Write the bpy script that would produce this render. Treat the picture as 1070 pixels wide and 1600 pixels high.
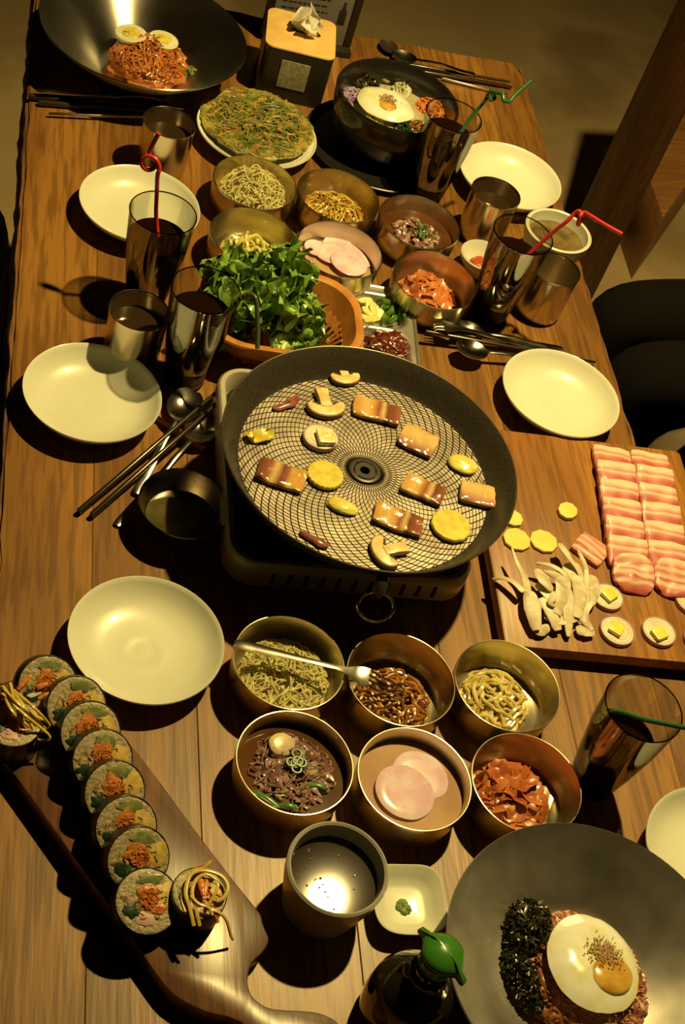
import bpy, bmesh, math, random
from mathutils import Vector, Matrix, noise
from math import sin, cos, pi
for o in list(bpy.data.objects): bpy.data.objects.remove(o)
S = bpy.context.scene
C = S.collection
T = 0.74                      # height of the table top above the floor
# ------------------------------------------------------------ camera
F_PX = 2342.14
CAM_H = 1.22469
PITCH, ROLL, YAW = 0.764596, 0.374988, -0.375257
CM = (Matrix.Rotation(YAW, 3, 'Z') @ Matrix.Rotation(PITCH, 3, 'X') @ Matrix.Rotation(ROLL, 3, 'Z'))
cd = bpy.data.cameras.new('camera')
cam = bpy.data.objects.new('camera', cd)
C.objects.link(cam)
cd.sensor_fit = 'VERTICAL'
cd.sensor_height = 24.0
cd.lens = F_PX / 1600 * 24.0
cd.clip_start = 0.05
cam.matrix_world = Matrix.Translation((0, 0, CAM_H + T)) @ CM.to_4x4()
S.camera = cam
# ------------------------------------------------------------ world, lamp, exposure
S.view_settings.view_transform = 'Standard'
S.view_settings.look = 'None'
S.view_settings.gamma = 1
S.view_settings.use_curve_mapping = False
S.view_settings.exposure = 0.0
W = bpy.data.worlds.new('room_air')
S.world = W
W.use_nodes = True
W.node_tree.nodes['Background'].inputs[0].default_value = (1.0, 0.64, 0.22, 1)
W.node_tree.nodes['Background'].inputs[1].default_value = 0.05
LAMP = (0.875, 1.468, 1.785)
ld = bpy.data.lights.new('pendant_bulb', 'SPOT')      # a shaded pendant hanging over the table, shining straight down
ld.spot_size = math.radians(116)
ld.spot_blend = 1.0
ld.energy = 212
ld.color = (1.0, 0.725, 0.24)
ld.shadow_soft_size = 0.028
lo = bpy.data.objects.new('pendant_bulb', ld)
lo.location = (LAMP[0], LAMP[1], LAMP[2] + T)
C.objects.link(lo)

# ------------------------------------------------------------ helpers
def at(u, v, z=0.0):
    """photo pixel -> point on the horizontal plane z above the table top"""
    d = CM @ Vector(((u - 535) / F_PX, (800 - v) / F_PX, -1))
    t = (z - CAM_H) / d.z
    return Vector((d.x * t, d.y * t, z + T))
def P3(x, y, z): return Vector((x, y, z + T))
def nz(p, s=1.0, seed=0): return noise.noise(Vector((p[0] * s + seed * 7.31, p[1] * s - seed * 3.17, (p[2] if len(p) > 2 else 0) * s + seed)))

class M:
    def __init__(s): s.v = []; s.f = []; s.m = []
    def add(s, vf, mi=0, mx=None):
        v, f = vf
        o = len(s.v)
        s.v += [tuple(mx @ Vector(p)) for p in v] if mx is not None else [tuple(p) for p in v]
        s.f += [tuple(i + o for i in q) for q in f]
        s.m += [mi] * len(f)
        return s
def mesh_data(name, vf, mat, smooth=True, mi=None, angle=None):
    me = bpy.data.meshes.new(name)
    v, f = vf
    me.from_pydata([tuple(p) for p in v], [], f)
    for m_ in (mat if isinstance(mat, (list, tuple)) else [mat]): me.materials.append(m_)
    if mi: me.polygons.foreach_set('material_index', mi)
    me.polygons.foreach_set('use_smooth', [smooth] * len(me.polygons))
    me.validate()
    bm = bmesh.new(); bm.from_mesh(me); bmesh.ops.recalc_face_normals(bm, faces=bm.faces)
    if smooth:
        for e in bm.edges:
            if len(e.link_faces) == 2 and e.calc_face_angle(0) > (angle or 0.75): e.smooth = False
    bm.to_mesh(me); bm.free()
    me.update()
    return me
def obj(name, vf, mat, parent=None, loc=(0, 0, 0), rot=(0, 0, 0), smooth=True, mi=None, label=None, angle=None):
    if isinstance(vf, M): mi = vf.m; vf = (vf.v, vf.f)
    o = bpy.data.objects.new(name, mesh_data(name, vf, mat, smooth, mi, angle))
    o.location = loc; o.rotation_euler = rot
    C.objects.link(o)
    if parent: o.parent = parent
    if label: o['label'] = label
    return o
def tag(o, label, cat, group=None, kind=None):
    o['label'] = label; o['category'] = cat
    if group: o['group'] = group
    if kind: o['kind'] = kind
    return o
def thing(name, label, cat, loc, rot=(0, 0, 0), group=None):
    o = bpy.data.objects.new(name, None); C.objects.link(o)
    o.location = loc; o.rotation_euler = rot; o.empty_display_size = 0.02
    return tag(o, label, cat, group)
def dup(root, loc, rot=None, label=None, group=None):
    r = root.copy(); C.objects.link(r); r.location = loc
    if rot is not None: r.rotation_euler = rot
    if label: r['label'] = label
    if group: r['group'] = group
    for ch in list(root.children):
        c = ch.copy(); C.objects.link(c); c.parent = r
        for g in list(ch.children):
            d = g.copy(); C.objects.link(d); d.parent = c
    return r
def struct(o): o['kind'] = 'structure'; return o
def stuff(o): o['kind'] = 'stuff'; return o

def lathe(prof, n=56, sx=1, sy=1, wob=None):
    v = []; f = []; rings = []
    for r, z in prof:
        if r < 1e-6:
            rings.append([len(v)]); v.append((0, 0, z))
        else:
            st = len(v)
            for i in range(n):
                a = 2 * pi * i / n
                k = 1 + (wob(a, z) if wob else 0)
                v.append((r * k * cos(a) * sx, r * k * sin(a) * sy, z))
            rings.append(list(range(st, st + n)))
    for a, b in zip(rings[:-1], rings[1:]):
        if len(a) == 1 and len(b) == 1: continue
        for i in range(n):
            j = (i + 1) % n
            if len(a) == 1: f.append((a[0], b[i], b[j]))
            elif len(b) == 1: f.append((a[i], b[0], a[j]))
            else: f.append((a[i], b[i], b[j], a[j]))
    return v, f
def smoothp(pts, k=6):
    """Catmull-Rom through points"""
    pts = [Vector(p) for p in pts]
    if len(pts) < 3: return pts
    q = [pts[0] * 2 - pts[1]] + pts + [pts[-1] * 2 - pts[-2]]
    out = []
    for i in range(1, len(q) - 2):
        for j in range(k):
            t = j / k
            a, b, c_, d = q[i - 1], q[i], q[i + 1], q[i + 2]
            out.append(0.5 * ((2 * b) + (c_ - a) * t + (2 * a - 5 * b + 4 * c_ - d) * t * t + (3 * b - a - 3 * c_ + d) * t ** 3))
    out.append(pts[-1])
    return out
def sweep(pts, w, t=None, n=8, up=(0, 0, 1), closed=False):
    """elliptic tube; w, t = half width / half thickness, number or list"""
    pts = [Vector(p) for p in pts]; N = len(pts)
    W_ = w if isinstance(w, (list, tuple)) else [w] * N
    if t is None: t = W_
    T_ = t if isinstance(t, (list, tuple)) else [t] * N
    v = []; f = []
    up = Vector(up); prev = None
    for i, p in enumerate(pts):
        d = (pts[min(i + 1, N - 1)] - pts[max(i - 1, 0)])
        if closed: d = pts[(i + 1) % N] - pts[i - 1]
        d = d.normalized() if d.length > 1e-9 else Vector((1, 0, 0))
        s = d.cross(up)
        if s.length < .15: s = d.cross(prev) if prev is not None and d.cross(prev).length > .1 else d.cross(Vector((0.3, 1, 0)))
        s.normalize(); u = s.cross(d).normalized()
        prev = u
        for k in range(n):
            a = 2 * pi * k / n
            v.append(p + s * cos(a) * W_[i] + u * sin(a) * T_[i])
    M_ = N if closed else N - 1
    for i in range(M_):
        for k in range(n):
            a = i * n + k; b = i * n + (k + 1) % n; c_ = ((i + 1) % N) * n + (k + 1) % n; d = ((i + 1) % N) * n + k
            f.append((a, b, c_, d))
    if not closed:
        f.append(tuple(range(n))); f.append(tuple(range((N - 1) * n, N * n))[::-1])
    return v, f
def inset_poly(poly, d):
    n = len(poly); out = []
    area = sum(poly[i][0] * poly[(i + 1) % n][1] - poly[(i + 1) % n][0] * poly[i][1] for i in range(n))
    sg = 1 if area > 0 else -1
    for i in range(n):
        a = Vector(poly[i - 1][:2]); b = Vector(poly[i][:2]); c_ = Vector(poly[(i + 1) % n][:2])
        e1 = (b - a).normalized(); e2 = (c_ - b).normalized()
        n1 = Vector((-e1.y, e1.x)) * sg; n2 = Vector((-e2.y, e2.x)) * sg
        m = n1 + n2
        m = m / max(m.length_squared / 2, .5)
        out.append((b.x + m.x * d, b.y + m.y * d))
    return out
def prism(poly, z0, z1, bev=0.001, top_fn=None):
    """extruded outline with small bevels"""
    n = len(poly)
    ins = inset_poly(poly, bev)
    rings = [(ins, z0), (poly, z0 + bev), (poly, z1 - bev), (inset_poly(poly, bev * .3), z1 - bev * .3), (ins, z1)]
    v = []; f = []
    for pl, z in rings: v += [(p[0], p[1], z) for p in pl]
    for r in range(len(rings) - 1):
        for i in range(n):
            j = (i + 1) % n
            f.append((r * n + i, r * n + j, (r + 1) * n + j, (r + 1) * n + i))
    f.append(tuple(range(n))[::-1]); f.append(tuple(range((len(rings) - 1) * n, len(rings) * n)))
    return v, f
def rrect(w, h, r, k=6, cx=0, cy=0):
    out = []
    for sx, sy, a0 in ((1, 1, 0), (-1, 1, pi / 2), (-1, -1, pi), (1, -1, 1.5 * pi)):
        for i in range(k + 1):
            a = a0 + pi / 2 * i / k
            out.append((cx + sx * (w / 2 - r) + r * cos(a), cy + sy * (h / 2 - r) + r * sin(a)))
    return out
def box(x0, x1, y0, y1, z0, z1, bev=.001):
    return prism([(x0, y0), (x1, y0), (x1, y1), (x0, y1)], z0, z1, bev)
_ico = {}
def ico(sub=3):
    if sub not in _ico:
        bm = bmesh.new(); bmesh.ops.create_icosphere(bm, subdivisions=sub, radius=1)
        _ico[sub] = ([v.co.copy() for v in bm.verts], [tuple(v.index for v in f.verts) for f in bm.faces]); bm.free()
    return _ico[sub]
def blob(rx, ry, rz, seed=0, amp=.15, fr=1.5, sub=3, flat=False):
    V, F = ico(sub); out = []
    for p in V:
        k = 1 + amp * nz(p, fr, seed) + amp * .5 * nz(p, fr * 2.7, seed + 5)
        q = Vector((p.x * rx * k, p.y * ry * k, p.z * rz * k))
        if flat and q.z < 0: q.z *= .25
        out.append(q)
    return out, F
def disc(rad, th, n=40, wob=0.03, seed=0, bulge=0.0, bev=.15, sx=1, sy=1, rings=3):
    """round slice with rounded edge"""
    prof = [(0, 0), (rad * (1 - bev), 0), (rad, th * .35), (rad, th * .7), (rad * (1 - bev * .6), th)]
    for i in range(1, rings): prof.append((rad * (1 - bev * .6) * (1 - i / rings), th + bulge * (i / rings)))
    prof.append((0, th + bulge))
    return lathe(prof, n, sx, sy, wob=lambda a, z: wob * nz((cos(a) * 1.6, sin(a) * 1.6, 0), 1, seed))
def slab(w, h, t, nx=12, ny=8, amp=.001, seed=0, bend=0, corner=.15, fr=60):
    """thin wavy slice (meat), centred, bottom about z=0"""
    v = []; f = []
    def pos(i, j):
        x = (i / nx - .5) * w; y = (j / ny - .5) * h
        rx = abs(x) / (w / 2); ry = abs(y) / (h / 2)
        k = 1 - corner * (rx ** 4) * (ry ** 4)
        e = .035 * w * nz((x * 1.0, y * 1.0, 0), 45, seed + 3)
        x2 = x * k + e * rx; y2 = y * k + e * ry
        z = amp * 2 * nz((x, y, 0), fr, seed) + bend * (rx * rx + ry * ry * .5)
        edge = max(rx ** 6, ry ** 6)
        return x2, y2, z, edge
    for s in (0, 1):
        for j in range(ny + 1):
            for i in range(nx + 1):
                x, y, z, e = pos(i, j)
                if s: v.append((x * (1 - .03 * e), y * (1 - .03 * e), z + t * (1 - .3 * e)))
                else: v.append((x, y, z + t * .2 * e))
    n1 = (nx + 1) * (ny + 1)
    for j in range(ny):
        for i in range(nx):
            a = j * (nx + 1) + i
            q = (a, a + 1, a + nx + 2, a + nx + 1)
            f.append(q[::-1]); f.append(tuple(k + n1 for k in q))
    ring = [i for i in range(nx + 1)] + [j * (nx + 1) + nx for j in range(1, ny + 1)] + [ny * (nx + 1) + i for i in range(nx - 1, -1, -1)] + [j * (nx + 1) for j in range(ny - 1, 0, -1)]
    for a, b in zip(ring, ring[1:] + ring[:1]): f.append((a, b, b + n1, a + n1))
    return v, f
def strands(n, R, H, rad, L, seed=1, curl=.8, steps=9, base=0.0, sides=5, flat=1.0, cx=0, cy=0, lim=1.0, taper=True, jitter=.4):
    rnd = random.Random(seed); m = M()
    for k in range(n):
        r = R * math.sqrt(rnd.random()) * .85; a = rnd.uniform(0, 2 * pi)
        x, y = r * cos(a), r * sin(a); h = rnd.uniform(0, 2 * pi); c1 = rnd.gauss(0, curl)
        lv = rnd.random() ** .6; pts = []; ph = rnd.uniform(0, 6)
        for s in range(steps):
            rr = min(1, math.hypot(x, y) / R)
            z = base + H * (1 - rr * rr * .9) * (lv + .12 * sin(ph + s * .9)) + jitter * rad * nz((x, y, 0), 90, k)
            pts.append((cx + x, cy + y, max(z, base + rad * .6)))
            h += c1 * (L / steps) / .012 * .35 + rnd.gauss(0, curl * .25)
            if rr > .8 * lim:
                ta = math.atan2(-y, -x); df = (ta - h + pi) % (2 * pi) - pi; h += df * .5
            x += cos(h) * L / steps; y += sin(h) * L / steps
        ww = [rad * (.45 + .55 * sin(pi * (i + .5) / steps) ** .4) if taper else rad for i in range(steps)]
        m.add(sweep(pts, ww, [q * flat for q in ww], sides))
    return m

# ------------------------------------------------------------ materials
def srgb(r, g, b):
    f = lambda c: (c / 255 / 12.92) if c / 255 <= .04045 else ((c / 255 + .055) / 1.055) ** 2.4
    return (min(.88, f(r) * .98), min(.88, f(g) / .86), min(.84, f(b) / .56))     # photo colour divided by the lamp's tint
def mat(name, c1, c2=None, scale=60, stretch=(1, 1, 1), rough=.5, metal=0, bump=0, bscale=None, coat=0, sss=0, lo=.4, hi=.6, rvar=0, spec=.5, c3=None, detail=4, bdist=.001, alpha=None, trans=0, coat_rough=.1):
    m = bpy.data.materials.new(name); m.use_nodes = True
    nt = m.node_tree; B = nt.nodes['Principled BSDF']; L = nt.links.new
    B.inputs['Base Color'].default_value = (*c1, 1); B.inputs['Roughness'].default_value = rough
    B.inputs['Metallic'].default_value = metal; B.inputs['Coat Weight'].default_value = coat
    B.inputs['Coat Roughness'].default_value = coat_rough
    B.inputs['Specular IOR Level'].default_value = spec
    if trans: B.inputs['Transmission Weight'].default_value = trans
    if sss:
        B.inputs['Subsurface Weight'].default_value = sss; B.inputs['Subsurface Radius'].default_value = (.006, .004, .002)
        B.inputs['Subsurface Scale'].default_value = .6
    if c2 or bump or rvar:
        tc = nt.nodes.new('ShaderNodeTexCoord'); mp = nt.nodes.new('ShaderNodeMapping')
        mp.inputs['Scale'].default_value = stretch
        L(tc.outputs['Object'], mp.inputs['Vector'])
        oi = nt.nodes.new('ShaderNodeObjectInfo')
        ml = nt.nodes.new('ShaderNodeMath'); ml.operation = 'MULTIPLY'; ml.inputs[1].default_value = 3.7
        L(oi.outputs['Random'], ml.inputs[0]); L(ml.outputs[0], mp.inputs['Location'])
    if c2:
        n = nt.nodes.new('ShaderNodeTexNoise'); n.inputs['Scale'].default_value = scale; n.inputs['Detail'].default_value = detail
        L(mp.outputs[0], n.inputs['Vector'])
        r = nt.nodes.new('ShaderNodeValToRGB')
        r.color_ramp.elements[0].position = lo; r.color_ramp.elements[0].color = (*c1, 1)
        r.color_ramp.elements[1].position = hi; r.color_ramp.elements[1].color = (*c2, 1)
        if c3:
            e = r.color_ramp.elements.new(min(.98, hi + .12)); e.color = (*c3, 1)
        L(n.outputs['Fac'], r.inputs[0]); L(r.outputs[0], B.inputs['Base Color'])
    if rvar:
        n3 = nt.nodes.new('ShaderNodeTexNoise'); n3.inputs['Scale'].default_value = scale * .7
        L(mp.outputs[0], n3.inputs['Vector'])
        mr = nt.nodes.new('ShaderNodeMapRange'); mr.inputs[1].default_value = .3; mr.inputs[2].default_value = .7
        mr.inputs[3].default_value = max(.02, rough - rvar); mr.inputs[4].default_value = min(1, rough + rvar)
        L(n3.outputs['Fac'], mr.inputs[0]); L(mr.outputs[0], B.inputs['Roughness'])
    if bump:
        n2 = nt.nodes.new('ShaderNodeTexNoise'); n2.inputs['Scale'].default_value = bscale or scale * 2; n2.inputs['Detail'].default_value = 3
        L(mp.outputs[0], n2.inputs['Vector'])
        b = nt.nodes.new('ShaderNodeBump'); b.inputs['Strength'].default_value = bump; b.inputs['Distance'].default_value = bdist
        L(n2.outputs['Fac'], b.inputs['Height']); L(b.outputs[0], B.inputs['Normal'])
        if coat: L(b.outputs[0], B.inputs['Coat Normal'])
    return m
def bands(name, stops, axis=0, size=.05, warp=.25, rough=.35, coat=.3, fr=60, bump=.5, sss=.1):
    """stripes of fat and meat across a slice"""
    m = mat(name, stops[0][1], rough=rough, coat=coat, bump=bump, bscale=fr * 5, sss=sss)
    nt = m.node_tree; L = nt.links.new; B = nt.nodes['Principled BSDF']
    tc = nt.nodes.new('ShaderNodeTexCoord'); sp = nt.nodes.new('ShaderNodeSeparateXYZ'); L(tc.outputs['Object'], sp.inputs[0])
    oi = nt.nodes.new('ShaderNodeObjectInfo'); ml = nt.nodes.new('ShaderNodeMath'); ml.operation = 'MULTIPLY'; ml.inputs[1].default_value = 9.1
    L(oi.outputs['Random'], ml.inputs[0])
    mp = nt.nodes.new('ShaderNodeMapping'); L(tc.outputs['Object'], mp.inputs['Vector']); L(ml.outputs[0], mp.inputs['Location'])
    st = [1, 1, 1]; st[1 - axis] = .35; mp.inputs['Scale'].default_value = st
    n = nt.nodes.new('ShaderNodeTexNoise'); n.inputs['Scale'].default_value = fr; n.inputs['Detail'].default_value = 4; L(mp.outputs[0], n.inputs['Vector'])
    mr = nt.nodes.new('ShaderNodeMapRange'); mr.inputs[1].default_value = -size / 2; mr.inputs[2].default_value = size / 2; L(sp.outputs[axis], mr.inputs[0])
    s = nt.nodes.new('ShaderNodeMath'); s.operation = 'MULTIPLY_ADD'; s.inputs[1].default_value = warp; L(n.outputs['Fac'], s.inputs[0])
    sb = nt.nodes.new('ShaderNodeMath'); sb.operation = 'SUBTRACT'; sb.inputs[1].default_value = warp / 2; L(mr.outputs[0], sb.inputs[0]); L(sb.outputs[0], s.inputs[2])
    r = nt.nodes.new('ShaderNodeValToRGB')
    while len(r.color_ramp.elements) < len(stops): r.color_ramp.elements.new(.5)
    for e, (p, c) in zip(r.color_ramp.elements, stops): e.position = p; e.color = (*c, 1)
    L(s.outputs[0], r.inputs[0]); L(r.outputs[0], B.inputs['Base Color'])
    return m
def wood(name, a, b, c_, scale=1.0, rough=.42, along='Y', coat=.15, bump=.25, ringk=26, spec=.4):
    m = bpy.data.materials.new(name); m.use_nodes = True
    nt = m.node_tree; L = nt.links.new; B = nt.nodes['Principled BSDF']
    tc = nt.nodes.new('ShaderNodeTexCoord'); mp = nt.nodes.new('ShaderNodeMapping')
    oi = nt.nodes.new('ShaderNodeObjectInfo'); ml = nt.nodes.new('ShaderNodeMath'); ml.operation = 'MULTIPLY'; ml.inputs[1].default_value = 11.3
    L(oi.outputs['Random'], ml.inputs[0]); L(ml.outputs[0], mp.inputs['Location'])
    st = {'Y': (1, .07, 1), 'X': (.07, 1, 1), 'Z': (1, 1, .07)}[along]
    mp.inputs['Scale'].default_value = [q * scale for q in st]
    L(tc.outputs['Object'], mp.inputs['Vector'])
    n0 = nt.nodes.new('ShaderNodeTexNoise'); n0.inputs['Scale'].default_value = 7; n0.inputs['Detail'].default_value = 3; n0.inputs['Distortion'].default_value = .6
    L(mp.outputs[0], n0.inputs['Vector'])
    k = nt.nodes.new('ShaderNodeMath'); k.operation = 'MULTIPLY'; k.inputs[1].default_value = ringk; L(n0.outputs['Fac'], k.inputs[0])
    sn = nt.nodes.new('ShaderNodeMath'); sn.operation = 'SINE'; L(k.outputs[0], sn.inputs[0])
    r = nt.nodes.new('ShaderNodeValToRGB'); r.color_ramp.elements[0].color = (*a, 1); r.color_ramp.elements[1].color = (*b, 1)
    r.color_ramp.elements[0].position = .15; r.color_ramp.elements[1].position = .85
    mr = nt.nodes.new('ShaderNodeMapRange'); mr.inputs[1].default_value = -1; L(sn.outputs[0], mr.inputs[0]); L(mr.outputs[0], r.inputs[0])
    n1 = nt.nodes.new('ShaderNodeTexNoise'); n1.inputs['Scale'].default_value = 160; n1.inputs['Detail'].default_value = 5; L(mp.outputs[0], n1.inputs['Vector'])
    r1 = nt.nodes.new('ShaderNodeValToRGB'); r1.color_ramp.elements[0].position = .44; r1.color_ramp.elements[1].position = .60
    r1.color_ramp.elements[0].color = (0, 0, 0, 1); r1.color_ramp.elements[1].color = (.55, .55, .55, 1); L(n1.outputs['Fac'], r1.inputs[0])
    mx = nt.nodes.new('ShaderNodeMixRGB'); mx.inputs[2].default_value = (*c_, 1); L(r1.outputs[0], mx.inputs[0]); L(r.outputs[0], mx.inputs[1])
    n2 = nt.nodes.new('ShaderNodeTexNoise'); n2.inputs['Scale'].default_value = 6; n2.inputs['Detail'].default_value = 2; L(tc.outputs['Object'], n2.inputs['Vector'])
    hv = nt.nodes.new('ShaderNodeHueSaturation'); L(mx.outputs[0], hv.inputs['Color'])
    vr = nt.nodes.new('ShaderNodeMath'); vr.operation = 'MULTIPLY_ADD'; vr.inputs[1].default_value = .16; vr.inputs[2].default_value = .72; L(oi.outputs['Random'], vr.inputs[0])
    v2 = nt.nodes.new('ShaderNodeMath'); v2.operation = 'MULTIPLY_ADD'; v2.inputs[1].default_value = .4; L(n2.outputs['Fac'], v2.inputs[0]); L(vr.outputs[0], v2.inputs[2])
    L(v2.outputs[0], hv.inputs['Value']); L(hv.outputs[0], B.inputs['Base Color'])
    B.inputs['Roughness'].default_value = rough; B.inputs['Coat Weight'].default_value = coat; B.inputs['Coat Roughness'].default_value = .28
    B.inputs['Specular IOR Level'].default_value = spec
    bp = nt.nodes.new('ShaderNodeBump'); bp.inputs['Strength'].default_value = bump; bp.inputs['Distance'].default_value = .0006
    L(n1.outputs['Fac'], bp.inputs['Height']); L(bp.outputs[0], B.inputs['Normal']); L(bp.outputs[0], B.inputs['Coat Normal'])
    return m
def thin_glass(name, tint=(.93, .93, .9), edge=(.16, .13, .09), rough=.02):
    """thin clear walls: clear face-on, darker and shinier at the edge"""
    m = bpy.data.materials.new(name); m.use_nodes = True
    nt = m.node_tree; L = nt.links.new; nt.nodes.remove(nt.nodes['Principled BSDF']); out = nt.nodes['Material Output']
    tr = nt.nodes.new('ShaderNodeBsdfTransparent'); gl = nt.nodes.new('ShaderNodeBsdfGlossy'); gl.inputs['Roughness'].default_value = rough
    gl.inputs['Color'].default_value = (1, 1, 1, 1)
    lw = nt.nodes.new('ShaderNodeLayerWeight'); lw.inputs['Blend'].default_value = .5
    r = nt.nodes.new('ShaderNodeValToRGB'); r.color_ramp.elements[0].color = (*tint, 1); r.color_ramp.elements[1].color = (*edge, 1)
    r.color_ramp.elements[0].position = .55; r.color_ramp.elements[1].position = .98
    L(lw.outputs['Facing'], r.inputs[0]); L(r.outputs[0], tr.inputs[0])
    fr = nt.nodes.new('ShaderNodeFresnel'); fr.inputs['IOR'].default_value = 1.5
    fr2 = nt.nodes.new('ShaderNodeMath'); fr2.operation = 'MINIMUM'; fr2.inputs[1].default_value = .45; fr2.operation = 'MULTIPLY'; L(fr.outputs[0], fr2.inputs[0])
    mx = nt.nodes.new('ShaderNodeMixShader'); L(fr2.outputs[0], mx.inputs[0]); L(tr.outputs[0], mx.inputs[1]); L(gl.outputs[0], mx.inputs[2])
    L(mx.outputs[0], out.inputs['Surface'])
    return m
def turned(name, c, rough, freq=900, aniso=.5, smudge=True, rot=0, var=.08):
    """lathe-turned metal with fine concentric scratches"""
    m = mat(name, c, rough=rough, metal=1, rvar=var if smudge else 0, scale=40)
    nt = m.node_tree; L = nt.links.new; B = nt.nodes['Principled BSDF']
    tc = nt.nodes.new('ShaderNodeTexCoord'); sp = nt.nodes.new('ShaderNodeSeparateXYZ'); L(tc.outputs['Object'], sp.inputs[0])
    a = nt.nodes.new('ShaderNodeVectorMath'); a.operation = 'LENGTH'
    cb = nt.nodes.new('ShaderNodeCombineXYZ'); L(sp.outputs[0], cb.inputs[0]); L(sp.outputs[1], cb.inputs[1]); L(cb.outputs[0], a.inputs[0])
    n = nt.nodes.new('ShaderNodeTexNoise'); n.noise_dimensions = '1D'; n.inputs['Scale'].default_value = freq; n.inputs['Detail'].default_value = 3
    s = nt.nodes.new('ShaderNodeMath'); s.operation = 'ADD'; L(a.outputs['Value'], s.inputs[0]); L(sp.outputs[2], s.inputs[1]); L(s.outputs[0], n.inputs['W'])
    b = nt.nodes.new('ShaderNodeBump'); b.inputs['Strength'].default_value = .12; b.inputs['Distance'].default_value = .0003
    L(n.outputs['Fac'], b.inputs['Height']); L(b.outputs[0], B.inputs['Normal'])
    B.inputs['Anisotropic'].default_value = aniso; B.inputs['Anisotropic Rotation'].default_value = rot
    tg = nt.nodes.new('ShaderNodeTangent'); tg.direction_type = 'RADIAL'; tg.axis = 'Z'; L(tg.outputs[0], B.inputs['Tangent'])
    return m

m_table = wood('table_wood', (.30, .143, .030), (.205, .094, .020), (.08, .032, .008), rough=.42, coat=.13, ringk=18, bump=.5)
m_edge = wood('table_edge_wood', (.22, .09, .025), (.11, .045, .012), (.02, .008, .003), scale=2.2, rough=.6, coat=.05, bump=.8)
m_board = wood('board_wood', (.37, .165, .034), (.28, .118, .024), (.13, .052, .012), scale=1.3, rough=.45, coat=.1)
m_rollboard = wood('roll_board_wood', (.17, .072, .028), (.105, .043, .017), (.045, .018, .008), scale=1.2, rough=.33, coat=.45)
m_darkwood = wood('dark_wood', (.085, .034, .009), (.055, .022, .006), (.025, .010, .003), scale=1, rough=.5, along='Z')
m_blockwood = wood('block_wood', (.40, .19, .06), (.33, .15, .045), (.2, .085, .03), scale=1, rough=.5, along='X')
m_brass = turned('brass', (.64, .56, .38), .27, aniso=.75, rot=.25, var=.04)
m_steel = turned('brushed_steel', (.62, .60, .56), .29, freq=700, aniso=.85, rot=.25, var=.02)
m_cupsteel = turned('cup_steel', (.62, .54, .40), .22, rot=.25, var=.03)
m_cutlery = mat('cutlery_steel', (.66, .62, .55), rough=.2, metal=1, rvar=.06, scale=50)
m_blackstick = mat('dark_stick', (.035, .024, .018), rough=.3, coat=.3)
m_ceramic = mat('white_ceramic', (.74, .76, .66), (.70, .72, .61), scale=9, rough=.32, coat=.4, bump=.05, bscale=30)
m_grayceramic = mat('grey_ceramic', (.46, .45, .40), rough=.35, coat=.3)
m_glass = thin_glass('clear_glass')
m_lip = thin_glass('glass_lip', (.30, .24, .17), (.06, .05, .035))
m_cola = mat('cola', (.010, .0035, .0012), rough=.08, spec=.05)
m_floor = mat('concrete', (.40, .29, .15), (.47, .345, .18), scale=2.2, rough=.85, bump=.3, bscale=60, c3=(.30, .215, .11), lo=.38, hi=.52, detail=8)

# ------------------------------------------------------------ setting
def floor():
    v = []; f = []; n = 10
    for j in range(n + 1):
        for i in range(n + 1): v.append((-4 + 8 * i / n, -2 + 9 * j / n, 0))
    for j in range(n):
        for i in range(n): a = j * (n + 1) + i; f.append((a, a + 1, a + n + 2, a + n + 1))
    struct(obj('floor', (v, f), m_floor))
floor()
m_wall = mat('wall_plaster', (.20, .16, .11), (.17, .135, .09), scale=3, rough=.9)
m_ceil = mat('ceiling_paint', (.10, .08, .055), rough=.9)
struct(obj('wall_left', box(-4.1, -4, -2, 7, 0, 3.2), m_wall))
struct(obj('wall_right', box(4, 4.1, -2, 7, 0, 3.2), m_wall))
struct(obj('wall_far', box(-4, 4, 7, 7.1, 0, 3.2), m_wall))
struct(obj('wall_near', box(-4, 4, -2.1, -2, 0, 3.2), m_wall))
struct(obj('ceiling', box(-4, 4, -2, 7, 3.2, 3.3), m_ceil))

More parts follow.
